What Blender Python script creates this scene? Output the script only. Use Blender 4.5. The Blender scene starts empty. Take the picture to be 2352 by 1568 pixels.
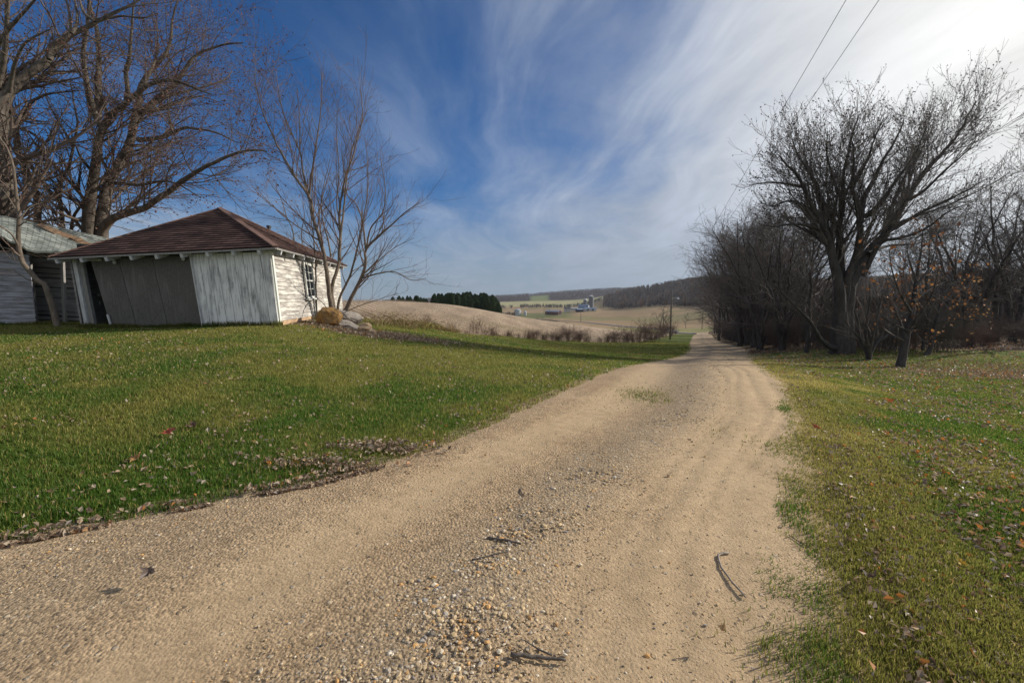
import bpy, math, random
import numpy as np
from mathutils import Vector
S = bpy.context.scene
COL = S.collection
rng = np.random.default_rng(11)
random.seed(11)
PI = math.pi

# ------------------------------------------------------------------ camera frame helpers
CZ = 1.35
TH = math.atan(104 / 1045.0)
FC = 1045.0
def ray(px, py):
    xc, yc = (px - 1176) / FC, (784 - py) / FC
    return np.array([xc, math.cos(TH) + yc * math.sin(TH), -math.sin(TH) + yc * math.cos(TH)])
def T(px, py, Y):
    d = ray(px, py)
    return np.array([0, 0, CZ]) + d * (Y / d[1])
def onplane(px, py, p0, n):
    d = ray(px, py); o = np.array([0, 0, CZ])
    return o + d * (np.dot(np.asarray(p0) - o, n) / np.dot(d, n))
def unit(v):
    v = np.asarray(v, float); return v / np.linalg.norm(v)

# ------------------------------------------------------------------ object helpers
def mk(name, V, F, mat=None, parent=None, smooth=False, col=None, uv=None, mats=None, midx=None):
    V = np.asarray(V, np.float32)
    if parent is not None:
        q = parent
        while q is not None: V = V - np.array(q.location, np.float32); q = q.parent
    me = bpy.data.meshes.new(name)
    F = [np.asarray(f, np.int32) for f in F if len(f)]
    me.vertices.add(len(V)); me.vertices.foreach_set('co', V.ravel())
    nl = sum(f.size for f in F); nf = sum(len(f) for f in F)
    me.loops.add(nl); me.polygons.add(nf)
    li = np.concatenate([f.ravel() for f in F])
    me.loops.foreach_set('vertex_index', li)
    tot = np.concatenate([np.full(len(f), f.shape[1], np.int32) for f in F])
    st = np.concatenate([[0], np.cumsum(tot)[:-1]]).astype(np.int32)
    me.polygons.foreach_set('loop_start', st)
    me.polygons.foreach_set('loop_total', tot)
    me.polygons.foreach_set('use_smooth', np.full(nf, bool(smooth)))
    if midx is not None: me.polygons.foreach_set('material_index', np.asarray(midx, np.int32))
    if col is not None:
        c = np.ones((len(V), 4), np.float32); c[:, :3] = np.asarray(col)[:, :3]
        a = me.attributes.new('Col', 'FLOAT_COLOR', 'POINT'); a.data.foreach_set('color', c.ravel())
    if uv is not None:
        u = me.uv_layers.new(name='UVMap'); u.data.foreach_set('uv', np.asarray(uv, np.float32)[li].ravel())
    me.update(calc_edges=True); me.validate()
    for m in (mats or [mat]):
        if m: me.materials.append(m)
    o = bpy.data.objects.new(name, me); COL.objects.link(o)
    if parent is not None: o.parent = parent
    return o
def tag(o, label=None, cat=None, group=None, kind=None):
    if label: o['label'] = label
    if cat: o['category'] = cat
    if group: o['group'] = group
    if kind: o['kind'] = kind
    return o
def thing(name, label, cat, loc, group=None):
    o = bpy.data.objects.new(name, None); COL.objects.link(o)
    o.location = [float(v) for v in loc]; o.empty_display_size = .2
    return tag(o, label, cat, group)
def dup(root, loc, rz=0, sc=1.0, label=None, group=None):
    r = root.copy(); COL.objects.link(r); r.location = [float(v) for v in loc]
    r.rotation_euler = (0, 0, rz); r.scale = (sc, sc, sc) if np.isscalar(sc) else sc
    if label: r['label'] = label
    if group: r['group'] = group
    for ch in root.children:
        c = ch.copy(); COL.objects.link(c); c.parent = r
        for g in ch.children:
            d = g.copy(); COL.objects.link(d); d.parent = c
    return r
class MB:
    """collects pieces into one mesh"""
    def __init__(s): s.V = []; s.F = {}; s.n = 0; s.C = []; s.U = []
    def add(s, V, F, c=None, uv=None):
        V = np.asarray(V, float)
        for f in (F if isinstance(F, list) else [F]):
            f = np.asarray(f, np.int32)
            if len(f): s.F.setdefault(f.shape[1], []).append(f + s.n)
        s.V.append(V); s.n += len(V)
        s.C.append(np.tile(c if c is not None else (1, 1, 1), (len(V), 1)) if c is None or np.ndim(c) == 1 else c)
        s.U.append(np.zeros((len(V), 2)) if uv is None else np.asarray(uv, float))
    def hexa(s, P, c=None):
        """8 corners: 0-3 bottom loop, 4-7 top loop"""
        P = np.asarray(P, float)
        q = np.array([[0, 3, 2, 1], [4, 5, 6, 7], [0, 1, 5, 4], [1, 2, 6, 5], [2, 3, 7, 6], [3, 0, 4, 7]])
        s.add(P, q, c)
    def box(s, x0, x1, y0, y1, z0, z1, c=None):
        s.hexa([(x0, y0, z0), (x1, y0, z0), (x1, y1, z0), (x0, y1, z0), (x0, y0, z1), (x1, y0, z1), (x1, y1, z1), (x0, y1, z1)], c)
    def slab(s, Q, n, t, c=None):
        """a quad Q (4 pts) thickened by t along -n"""
        Q = np.asarray(Q, float); n = unit(n) * t
        s.hexa(list(Q - n) + list(Q), c)
    def bar(s, a, b, w, h, up=(0, 0, 1), c=None):
        a, b = np.asarray(a, float), np.asarray(b, float); d = unit(b - a)
        sd = np.cross(d, up); sd = unit(sd) if np.linalg.norm(sd) > 1e-6 else np.array([1., 0, 0]); u = np.cross(sd, d)
        o = [sd * -w / 2 - u * h / 2, sd * w / 2 - u * h / 2, sd * w / 2 + u * h / 2, sd * -w / 2 + u * h / 2]
        s.hexa([a + k for k in o] + [b + k for k in o], c)
    def tube(s, P, R, k=8, c=None, cap=True):
        V, F = tubes(np.asarray(P, float)[None], np.asarray(R, float)[None], k)
        s.add(V, [F], c)
        if cap:
            n = len(P); b = s.n - len(V)
            s.F.setdefault(k, []).append(np.array([[b + i for i in range(k)][::-1], [b + (n - 1) * k + i for i in range(k)]], np.int32))
    def build(s, name, mat, parent=None, smooth=False, col=False, uv=False):
        return mk(name, np.concatenate(s.V), [np.concatenate(v) for v in s.F.values()], mat, parent, smooth,
                  np.concatenate(s.C) if col else None, np.concatenate(s.U) if uv else None)

# ------------------------------------------------------------------ numpy noise
def vnoise(x, y, seed=0):
    x = np.asarray(x, float); y = np.asarray(y, float)
    xi = np.floor(x).astype(np.int64); yi = np.floor(y).astype(np.int64); fx = x - xi; fy = y - yi
    def h(a, b):
        n = (a * 374761393 + b * 668265263 + seed * 144665) & 0x7fffffff
        n = ((n ^ (n >> 13)) * 1274126177) & 0x7fffffff
        return ((n ^ (n >> 16)) & 0xffff) / 65535.0
    u = fx * fx * (3 - 2 * fx); v = fy * fy * (3 - 2 * fy)
    return (h(xi, yi) * (1 - u) + h(xi + 1, yi) * u) * (1 - v) + (h(xi, yi + 1) * (1 - u) + h(xi + 1, yi + 1) * u) * v
def fbm(x, y, o=4, seed=0):
    a, s, t = 0.5, 0, 0
    for i in range(o):
        s = s + a * vnoise(np.asarray(x) * 2 ** i, np.asarray(y) * 2 ** i, seed + i * 7); t += a; a *= .5
    return s / t
def lerp3(a, b, t):
    return np.asarray(a)[None] * (1 - t[:, None]) + np.asarray(b)[None] * t[:, None]
def sstep(a, b, x):
    t = np.clip((np.asarray(x, float) - a) / (b - a), 0, 1); return t * t * (3 - 2 * t)

# ------------------------------------------------------------------ materials
class NT:
    def __init__(s, tree): s.t = tree; s.n = tree.nodes; s.l = tree.links
    def node(s, ty, ins=None, **kw):
        n = s.n.new(ty)
        for k, v in kw.items(): setattr(n, k, v)
        for k, v in (ins or {}).items(): s.set(n.inputs[k], v)
        return n
    def set(s, sock, v):
        if isinstance(v, bpy.types.NodeSocket): s.l.new(v, sock)
        elif isinstance(v, bpy.types.Node): s.l.new(v.outputs[0], sock)
        else: sock.default_value = v
    def math(s, op, a, b=0.0, c=None, clamp=False):
        n = s.n.new('ShaderNodeMath'); n.operation = op; n.use_clamp = clamp
        s.set(n.inputs[0], a); s.set(n.inputs[1], b)
        if c is not None: s.set(n.inputs[2], c)
        return n.outputs[0]
    def mix(s, f, a, b, blend='MIX'):
        n = s.n.new('ShaderNodeMix'); n.data_type = 'RGBA'; n.blend_type = blend; n.clamp_factor = True
        s.set(n.inputs[0], f); s.set(n.inputs[6], a if not isinstance(a, tuple) or len(a) == 4 else a + (1,))
        s.set(n.inputs[7], b if not isinstance(b, tuple) or len(b) == 4 else b + (1,)); return n.outputs[2]
    def ramp(s, f, stops, interp='LINEAR'):
        n = s.n.new('ShaderNodeValToRGB'); s.set(n.inputs[0], f); cr = n.color_ramp; cr.interpolation = interp
        while len(cr.elements) < len(stops): cr.elements.new(.5)
        for e, (p, c) in zip(cr.elements, stops):
            e.position = p; e.color = (c, c, c, 1) if np.isscalar(c) else tuple(c) + (1,)
        return n.outputs[0]
    def sm(s, f, a, b):
        n = s.n.new('ShaderNodeMapRange'); n.interpolation_type = 'SMOOTHSTEP'
        s.set(n.inputs[0], f); n.inputs[1].default_value = a; n.inputs[2].default_value = b; return n.outputs[0]
    def noise(s, vec, scale, detail=4, rough=.55, dist=0.0, out=0):
        n = s.n.new('ShaderNodeTexNoise'); n.inputs['Scale'].default_value = scale; n.inputs['Detail'].default_value = detail
        n.inputs['Roughness'].default_value = rough; n.inputs['Distortion'].default_value = dist
        if vec is not None: s.set(n.inputs['Vector'], vec)
        return n.outputs[out]
    def mapping(s, vec, scale=(1, 1, 1), rot=(0, 0, 0), loc=(0, 0, 0)):
        n = s.n.new('ShaderNodeMapping'); s.set(n.inputs[0], vec); n.inputs['Scale'].default_value = scale
        n.inputs['Rotation'].default_value = rot; n.inputs['Location'].default_value = loc; return n.outputs[0]
    def obj(s): return s.n.new('ShaderNodeTexCoord').outputs['Object']
    def pos(s): return s.n.new('ShaderNodeNewGeometry').outputs['Position']
    def uv(s): return s.n.new('ShaderNodeTexCoord').outputs['UV']
    def attr(s, name='Col'):
        n = s.n.new('ShaderNodeAttribute'); n.attribute_name = name; return n.outputs['Color']
    def bump(s, h, strength=.4, dist=.02):
        n = s.n.new('ShaderNodeBump'); n.inputs['Strength'].default_value = strength; n.inputs['Distance'].default_value = dist
        s.set(n.inputs['Height'], h); return n.outputs[0]
def newmat(name):
    m = bpy.data.materials.new(name); m.use_nodes = True; nt = NT(m.node_tree)
    bs = nt.n['Principled BSDF']; return m, nt, bs
def fin(nt, bs, col, rough=.85, bump=None, spec=.25, metal=0.0):
    nt.set(bs.inputs['Base Color'], col if not isinstance(col, tuple) or len(col) == 4 else col + (1,))
    nt.set(bs.inputs['Roughness'], rough); bs.inputs['Specular IOR Level'].default_value = spec
    nt.set(bs.inputs['Metallic'], metal)
    if bump is not None: nt.set(bs.inputs['Normal'], bump)
def noisy(name, c0, c1, scale=6, rough=.85, bstr=.3, bdist=.01, stretch=(1, 1, 1), spec=.25, detail=5, c2=None, metal=0.0):
    m, nt, bs = newmat(name)
    v = nt.mapping(nt.obj(), stretch)
    n = nt.noise(v, scale, detail, .62)
    st = [(.3, c0), (.7, c1)] if c2 is None else [(.25, c0), (.5, c1), (.75, c2)]
    fin(nt, bs, nt.ramp(n, st), rough, nt.bump(nt.noise(v, scale * 3, 4, .6), bstr, bdist) if bstr else None, spec, metal)
    return m
def attrmat(name, rough=.8, trans=0.0, spec=.2, jitter=.0, scale=40):
    m, nt, bs = newmat(name)
    c = nt.attr()
    if jitter:
        n = nt.noise(nt.pos(), scale, 4, .65)
        c = nt.mix(1.0, c, nt.ramp(n, [(.25, 1 - jitter), (.75, 1 + jitter)]), 'MULTIPLY')
    fin(nt, bs, c, rough, None, spec)
    if trans:
        tr = nt.node('ShaderNodeBsdfTranslucent', {'Color': c}); mx = nt.node('ShaderNodeMixShader', {0: trans})
        nt.l.new(bs.outputs[0], mx.inputs[1]); nt.l.new(tr.outputs[0], mx.inputs[2])
        nt.l.new(mx.outputs[0], nt.n['Material Output'].inputs[0])
    return m
def bark(name, c0, c1, scale=9):
    m, nt, bs = newmat(name)
    v = nt.mapping(nt.obj(), (1, 1, .28)); n = nt.noise(v, scale, 6, .68)
    big = nt.noise(nt.obj(), .8, 3)
    c = nt.mix(nt.ramp(big, [(.35, 0.0), (.7, .5)]), nt.ramp(n, [(.3, c0), (.68, c1)]), tuple(np.array(c0) * .6))
    fin(nt, bs, c, .92, nt.bump(nt.noise(v, scale * 2, 6, .7), .8, .03), .15); return m

# ------------------------------------------------------------------ tubes and branching
def tubes(P, R, k):
    """P (B,N,3), R (B,N) -> verts, quads"""
    B, N, _ = P.shape
    D = np.empty_like(P); D[:, 1:-1] = P[:, 2:] - P[:, :-2]; D[:, 0] = P[:, 1] - P[:, 0]; D[:, -1] = P[:, -1] - P[:, -2]
    D /= np.linalg.norm(D, axis=2, keepdims=True) + 1e-9
    m = D.mean(1); ref = np.where(np.abs(m[:, 2:3]) < .75, np.array([[0, 0, 1.]]), np.array([[1., 0, 0]]))
    A = np.cross(D, ref[:, None, :]); A /= np.linalg.norm(A, axis=2, keepdims=True) + 1e-9
    C = np.cross(D, A)
    ph = np.arange(k) * 2 * PI / k
    V = P[:, :, None, :] + R[:, :, None, None] * (A[:, :, None, :] * np.cos(ph)[None, None, :, None] + C[:, :, None, :] * np.sin(ph)[None, None, :, None])
    i = (np.arange(B) * N * k)[:, None, None] + (np.arange(N - 1) * k)[None, :, None]
    a = np.arange(k); b = (a + 1) % k
    F = np.stack([i + a, i + b, i + k + b, i + k + a], -1).reshape(-1, 4)
    return V.reshape(-1, 3), F
def resample(Q, N):
    Q = np.asarray(Q, float); n = len(Q)
    if n == 2: return Q[0] + (Q[1] - Q[0]) * np.linspace(0, 1, N)[:, None]
    E = np.vstack([2 * Q[0] - Q[1], Q, 2 * Q[-1] - Q[-2]])
    seg = np.linalg.norm(np.diff(Q, axis=0), axis=1); cs = np.concatenate([[0], np.cumsum(seg)]) / seg.sum()
    out = []
    for s in np.linspace(0, 1, N):
        j = min(np.searchsorted(cs, s, 'right') - 1, n - 2); t = (s - cs[j]) / (cs[j + 1] - cs[j])
        p0, p1, p2, p3 = E[j], E[j + 1], E[j + 2], E[j + 3]
        out.append(.5 * (2 * p1 + (p2 - p0) * t + (2 * p0 - 5 * p1 + 4 * p2 - p3) * t * t + (3 * p1 - p0 - 3 * p2 + p3) * t ** 3))
    return np.array(out)
def limb(pix, Y0, dY, r0, r1, N=26, pw=.8, wig=.007, bow=0.0):
    """a limb whose outline follows image points at about depth Y0"""
    pix = np.asarray(pix, float); s = np.linspace(0, 1, len(pix))
    Q = np.array([T(p[0], p[1], Y0 + dY * t + bow * math.sin(PI * t)) for p, t in zip(pix, s)])
    P = resample(Q, N); L = np.linalg.norm(P[-1] - P[0])
    w = rng.normal(0, wig * L / 6, (N, 3)); w[0] = 0
    t = np.linspace(0, 1, N)
    return P + w, r0 + (r1 - r0) * t ** pw
def nrm(v): return v / (np.linalg.norm(v, axis=-1, keepdims=True) + 1e-9)
def grow(P, R, n, tl, th, ang, asd, lf, N, up, noise, rr, rt, rmin=.002, bias=None):
    """children of every polyline; n children per polyline (array or number), lf = (min,max) length or fn(parent length,t)"""
    B, M, _ = P.shape
    n = np.broadcast_to(np.asarray(n, int), (B,))
    idx = np.repeat(np.arange(B), n); K = len(idx)
    k = np.concatenate([np.arange(c) for c in n]); cnt = np.repeat(n, n)
    t = tl + (th - tl) * (k + rng.random(K)) / np.maximum(cnt, 1)
    f = t * (M - 1); j = np.minimum(f.astype(int), M - 2); w = (f - j)[:, None]
    p = P[idx, j] * (1 - w) + P[idx, j + 1] * w
    r = R[idx, j] * (1 - w[:, 0]) + R[idx, j + 1] * w[:, 0]
    tg = nrm(P[idx, j + 1] - P[idx, j])
    q = rng.normal(0, 1, (K, 3))
    if bias is not None: q = q + np.asarray(bias)
    pe = nrm(q - tg * (q * tg).sum(1, keepdims=True))
    a = np.radians(rng.normal(ang, asd, K))[:, None]
    d = np.cos(a) * tg + np.sin(a) * pe
    pl = np.linalg.norm(np.diff(P, axis=1), axis=2).sum(1)[idx]
    L = lf(pl, t) if callable(lf) else lf[0] + (lf[1] - lf[0]) * rng.random(K)
    L = L * (.65 + .7 * rng.random(K))
    out = np.empty((K, N, 3)); out[:, 0] = p; st = (L / (N - 1))[:, None]
    for i in range(1, N):
        out[:, i] = out[:, i - 1] + d * st
        d = nrm(d + np.array([0, 0, 1.]) * up / (N - 1) + rng.normal(0, noise, (K, 3)))
    r0 = np.maximum(np.minimum(r * rr, r), rmin)
    rad = r0[:, None] + (np.maximum(r0 * rt, rmin * .8) - r0)[:, None] * np.linspace(0, 1, N)[None]
    return out, rad
def stack_limbs(L):
    N = max(len(b) for _, b in L); t = np.linspace(0, 1, N)
    f = lambda y: np.interp(t, np.linspace(0, 1, len(y)), y)
    return np.stack([np.column_stack([f(a[:, i]) for i in range(3)]) for a, _ in L]), np.stack([f(b) for _, b in L])
def crown_mesh(name, levels, mat, parent, extra=None):
    Vs, Fs, n = [], [], 0
    for (P, R, k) in levels:
        V, F = tubes(P, R, k); Vs.append(V); Fs.append(F + n); n += len(V)
    return mk(name, np.concatenate(Vs), [np.concatenate(Fs)], mat, parent, True)
def cards(pos, size, rng_=None, flat=0.0, aspect=.6):
    """small leaf-like quads folded on the midrib, random facing"""
    r = rng; K = len(pos); size = np.broadcast_to(size, (K,))
    nn = nrm(r.normal(0, 1, (K, 3)) + np.array([0, 0, flat])); a = nrm(np.cross(nn, r.normal(0, 1, (K, 3)))); b = np.cross(nn, a)
    s = size[:, None]
    V = np.stack([pos - a * s * .5, pos + b * s * aspect * .5 + nn * s * .15, pos + a * s * .5, pos - b * s * aspect * .5 + nn * s * .15], 1)
    i = np.arange(K)[:, None] * 4
    return V.reshape(-1, 3), np.concatenate([i + [0, 1, 2], i + [0, 2, 3]])

# ------------------------------------------------------------------ terrain: one smooth surface through measured points
CP = [(-14, -6, .15), (0, -9, 0), (12, -8, -.1), (0, 0, 0), (3, 0, -.02), (-3, 2, 0), (-9, 1.5, .12), (-6, 5, .2), (2.73, 2.4, -.1), (6.8, 6, -.45), (9, 1, -.3),
      (-4, 8, .22), (-24, 8, .6), (-20, -8, .3), (25, 3, -.8), (20, -8, -.3), (40, -8, -.5), (-45, -8, .5)]
CP += [tuple(T(*p)) for p in [
    (1301, 887, 6.9), (1409, 848, 9.9), (1497, 831.7, 14.5), (1575, 815, 24), (1757, 848, 9.9), (1734, 831.7, 14.5), (1718, 815, 24), (1583, 880, 7.35), (1583, 848, 9.9), (1615, 831, 14.5), (1646, 814, 24), (1650, 800, 33), (1621, 783, 62), (1615, 769, 130),
    (642, 748, 13.3), (205, 753, 13.7), (0, 746, 15), (-500, 752, 15), (800, 751, 16), (768, 736, 16.5), (905, 742, 20), (1050, 766, 25), (1150, 773, 30), (1250, 782, 36), (1450, 787, 52), (1539, 780, 72),
    (1556, 768, 100), (780, 727, 20), (560, 730, 22),
    (900, 722, 30), (1000, 738, 35), (1150, 755, 45), (1300, 769, 60), (1420, 772, 75),
    (880, 688, 85), (700, 690, 85), (400, 695, 80), (1041, 697, 105), (1131, 712, 115), (1194, 724, 120), (1301, 739, 125), (1404, 752.5, 130), (1480, 760, 135),
    (980, 716, 60), (1131, 731, 75), (1250, 748, 85),
    (1041, 716, 170), (900, 700, 160), (700, 700, 160), (1131, 732, 180), (1194, 741, 200), (1301, 748, 210), (1404, 757, 180), (1500, 759, 180), (1590, 766, 158),
    (1041, 725, 400), (900, 715, 400), (700, 715, 400), (1131, 734, 400), (1194, 737, 420), (1301, 736.5, 420), (1404, 745, 330), (1497, 751, 240), (1524, 751.5, 235), (1590, 750, 270),
    (1188, 722.5, 780), (1280, 720, 700), (1303, 714.5, 850), (1350, 710, 810), (1400, 709, 800), (1500, 703, 640), (1600, 703, 540), (1450, 728, 480), (1560, 725, 400), (1380, 728, 560),
    (1041, 715, 900), (800, 712, 900), (1250, 711, 960), (1150, 703, 1250), (1336, 700, 1250), (1250, 700, 1250), (1150, 694, 1560), (1250, 690, 1620), (1336, 685, 1680),
    (1140, 680, 2200), (1263, 672.5, 2200), (1341, 666.5, 2200), (1420, 662, 2300), (900, 690, 2200), (400, 685, 2200), (1040, 683, 2300),
    (1420, 673, 1150), (1482, 670, 1000), (1560, 658, 900), (1640, 650, 850), (1420, 695, 900), (1520, 692, 740), (1620, 690, 640), (1800, 640, 900), (2100, 630, 900),
    (1140, 690, 3800), (1400, 680, 3800), (1700, 680, 3800), (600, 695, 3800),
    (1932, 812, 20), (1995, 827, 17), (2068, 843.6, 14.5), (2140, 800, 22), (2352, 808, 20), (2600, 820, 18),
    (1850, 790, 28), (1760, 790, 36), (1690, 776, 70), (1660, 768, 130), (2352, 765, 36), (2352, 705, 75), (2352, 640, 150), (2100, 760, 42), (2100, 715, 85), (2100, 650, 180), (1900, 768, 50), (1900, 720, 110), (1900, 660, 220),
    (1750, 745, 110), (1750, 720, 180), (1750, 680, 330), (1690, 730, 280), (2700, 765, 36), (2700, 700, 75), (2700, 620, 150)]]
CP = np.array(CP)
def warp(x, y):
    yy = np.maximum(np.asarray(y, float) + 10, 1.5)
    return np.clip(np.asarray(x, float) / yy, -2.6, 2.6) * 2.4, np.log(yy)
_cu, _cv = warp(CP[:, 0], CP[:, 1])
_k = lambda du, dv: np.sqrt(du * du + dv * dv + .12 ** 2)
_A = _k(_cu[:, None] - _cu[None], _cv[:, None] - _cv[None]) + np.eye(len(CP)) * -.004
_n = len(CP); _M = np.zeros((_n + 3, _n + 3)); _M[:_n, :_n] = _A; _M[:_n, _n] = 1; _M[:_n, _n + 1] = _cu; _M[:_n, _n + 2] = _cv; _M[_n:, :_n] = _M[:_n, _n:].T
_w = np.linalg.solve(_M, np.concatenate([CP[:, 2] / np.maximum(CP[:, 1] + 10, 1.5), [0, 0, 0]]))
def gz(x, y):
    x = np.atleast_1d(np.asarray(x, float)); y = np.atleast_1d(np.asarray(y, float)); sh = x.shape; x = x.ravel(); y = y.ravel(); out = np.empty(len(x))
    for i in range(0, len(x), 40000):
        u, v = warp(x[i:i + 40000], y[i:i + 40000])
        q = _k(u[:, None] - _cu[None], v[:, None] - _cv[None]) @ _w[:_n] + _w[_n] + _w[_n + 1] * u + _w[_n + 2] * v
        out[i:i + 40000] = q * np.maximum(y[i:i + 40000] + 10, 1.5)
    return out.reshape(sh)
def g1(x, y): return float(gz([x], [y])[0])
def onground(px, py):
    """the point of the terrain seen at an image position"""
    Ys = np.exp(np.linspace(math.log(1.2), math.log(400), 900)); d = ray(px, py)
    x = d[0] / d[1] * Ys; z = CZ + d[2] / d[1] * Ys; g = gz(x, Ys); h = np.nonzero(z <= g)[0]
    i = h[0] if len(h) else 899
    return np.array([x[i], Ys[i], g[i]])

# ------------------------------------------------------------------ plan lines of road and lawns
_L = np.array([(-14, -3), (-6, .6), (-2.85, 2.41), (-.79, 3.85), (1.11, 7.3), (2.2, 9.8), (4.45, 14.5), (9.16, 24), (13.1, 33), (24.6, 62), (52.9, 130), (66, 161)])
_R = np.array([(-1.6, -3.5), (.80, 0), (1.22, 1.47), (1.58, 2.16), (2.18, 3.26), (2.62, 3.95), (4.41, 7.3), (5.5, 9.8), (7.75, 14.5), (12.4, 24), (16.6, 33), (27.9, 62), (56, 130), (70, 162)])
def smooth_curve(pts, n=400):
    P = resample(np.column_stack([pts, np.zeros(len(pts))]), n)[:, :2]; return P[np.argsort(P[:, 1])]
_Ls, _Rs = smooth_curve(_L), smooth_curve(_R)
def xl(y): return np.interp(y, _Ls[:, 1], _Ls[:, 0])
def xr(y): return np.interp(y, _Rs[:, 1], _Rs[:, 0])
def ynear(x): return np.interp(x, _Ls[:, 0], _Ls[:, 1])
_FL = [(-60, 16), (-16, 17), (-13, 21), (-7.5, 21), (-5.1, 20)] + [tuple(T(*p)[:2]) for p in [(1050, 764, 25.5), (1150, 772, 31), (1250, 781, 37), (1450, 786, 53), (1519, 774, 80), (1556, 768, 105)]] + [(51, 128), (66, 161)]
_FL = np.array(_FL)
def yfar(x): return np.interp(x, _FL[:, 0], _FL[:, 1])
def inlawn_l(x, y): return (y < yfar(x)) & (x < xl(y))
_FR = np.array([(-8, 40), (15, 36), (19.3, 30), (21, 22), (24, 15.6), (27, 16), (33, 18.9), (62, 30.2), (130, 58), (162, 71.5)])
def xfarr(y): return np.interp(y, _FR[:, 0], _FR[:, 1])

# ------------------------------------------------------------------ ground cover colours (the colours of the plants and soil themselves)
GREEN = np.array([.072, .130, .017]); OLIVE = np.array([.180, .180, .040]); STRAW = np.array([.40, .33, .11]); BROWN = np.array([.12, .08, .045])
def lawncol(x, y, soil=False):
    n = fbm(x * .35, y * .35, 4, 3); n2 = fbm(x * 1.7, y * 1.7, 3, 9)
    left = sstep(1, -6, x - xl(y)) * (x < xl(y))
    t = sstep(.33, .66, n * .55 + n2 * .45 + .07 * left - .005)
    c = lerp3(GREEN, OLIVE, t)
    edge = np.exp(-np.maximum(x - xr(y), 0) / 1.6) * (x > xr(y)) * sstep(26, 10, y)
    e = sstep(.25, .75, edge * .95 + (n2 - .5) * .9)
    c = c * (1 - e[:, None]) + e[:, None] * lerp3(OLIVE, STRAW, sstep(.4, .75, n))
    snd = sstep(1.1, .2, x - xr(y) + (n2 - .5) * .9) * (x > xr(y) - 1) + sstep(.34, .05, xl(y) - x + (n2 - .5) * .2) * (x < xl(y) + 1) * (x > -20)
    if soil: c = c * (1 - snd[:, None]) + snd[:, None] * lerp3(np.array([.56, .41, .25]), np.array([.36, .27, .17]), n2)
    # leaf-strewn ground below the tree line and the bare patch by the boulders
    b = sstep(0, 1.8, x - xfarr(y) + 3.2 + (n - .5) * 3) * (x > xr(y)) * sstep(14, 18, y)
    d = np.hypot((x + 4.6) / 2.6, (y - 14.9) / 1.15); b = np.maximum(b, sstep(1.25, .75, d + (n2 - .5) * .7))
    c = c * (1 - b[:, None]) + b[:, None] * lerp3(BROWN, BROWN * 1.5, n2)
    return c
# lawns
def sheet(name, X, Y, z, mat, col, kind='structure', label=None):
    n, m = X.shape; V = np.column_stack([X.ravel(), Y.ravel(), z.ravel()])
    i = (np.arange(n - 1) * m)[:, None] + np.arange(m - 1)[None]
    F = np.stack([i, i + m, i + m + 1, i + 1], -1).reshape(-1, 4)
    return tag(mk(name, V, [F], mat, None, True, col), kind=kind)
m_lawn = attrmat('lawn_turf', .9, 0, .1, .5, 45)
xs = np.concatenate([-60 + 46 * np.linspace(0, 1, 60)[:-1] ** .7, np.linspace(-14, 8, 240)[:-1], 8 + 58 * np.linspace(0, 1, 120) ** 1.3])
s = np.linspace(0, 1, 130) ** 1.4
yn = ynear(xs); yf = yfar(xs)
Y = np.exp(np.log(yn + 8)[:, None] * (1 - s) + np.log(np.maximum(yf, yn + .05) + 8)[:, None] * s) - 8; X = np.repeat(xs[:, None], len(s), 1)
Z = gz(X, Y) - .055 + .056 * sstep(0, .55, xl(Y) - X) + (fbm(X * 2, Y * 2, 3, 4) - .5) * .014
sheet('lawn', X, Y, Z, m_lawn, lawncol(X.ravel(), Y.ravel(), True) * .8)
ys = np.exp(np.linspace(math.log(5), math.log(170), 220)) - 8.5; s = np.linspace(0, 1, 130) ** 1.7
X = xr(ys)[:, None] * (1 - s) + xfarr(ys)[:, None] * s; Y = np.repeat(ys[:, None], len(s), 1)
Z = gz(X, Y) - .055 + .056 * sstep(0, .7, X - xr(Y)) + (fbm(X * 2, Y * 2, 3, 5) - .5) * .014
o = sheet('lawn_verge', X, Y, Z, m_lawn, lawncol(X.ravel(), Y.ravel(), True) * .8)

# gravel road: a crowned sheet with wheel ruts
_B = np.array([(-3.4, -2), (-.9, .6), (-.27, 1.6), (.0, 2.4), (.76, 3.55), (2.3, 5.7), (3.75, 8.8), (5.9, 14.5), (10.6, 24), (14.8, 33), (26.3, 62), (54.5, 130), (68, 162)])
def xband(y): return np.interp(y, _B[:, 1], _B[:, 0])
ys = np.exp(np.linspace(math.log(4.2), math.log(171), 620)) - 8; tt = np.linspace(-.12, 1.1, 110)
X = xl(ys)[:, None] * (1 - tt) + xr(ys)[:, None] * tt; Y = np.repeat(ys[:, None], len(tt), 1)
w = xr(ys) - xl(ys); dband = X - xband(Y)
rut = .030 * np.exp(-(dband / .33) ** 2) + .012 * np.exp(-((dband + 1.5) / .3) ** 2)
for c in (.42, .62, .95, 1.2): rut = rut - .010 * np.exp(-((dband - c - (fbm(Y * .3, Y * 0 + c * 9, 2, 2) - .5) * .3) / .07) ** 2)
Z = gz(X, Y) - .035 + rut + (fbm(X * 3, Y * 3, 3, 8) - .5) * .022 + (fbm(X * 14, Y * 14, 3, 12) - .5) * .010 * (Y < 14)
m_road, nt, bs = newmat('sandy_gravel')
P = nt.pos(); c_at = nt.attr()
n1 = nt.noise(P, .9, 6, .62); n2 = nt.noise(P, 9, 6, .72); n3 = nt.noise(P, 75, 5, .75)
base = nt.ramp(n1, [(.3, (.375, .258, .150)), (.7, (.51, .368, .222))])
base = nt.mix(1.0, base, nt.ramp(n2, [(.28, .68), (.5, 1.0), (.75, 1.2)]), 'MULTIPLY')
base = nt.mix(1.0, base, nt.ramp(n3, [(.3, .62), (.45, .98), (.72, 1.28)]), 'MULTIPLY')
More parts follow.
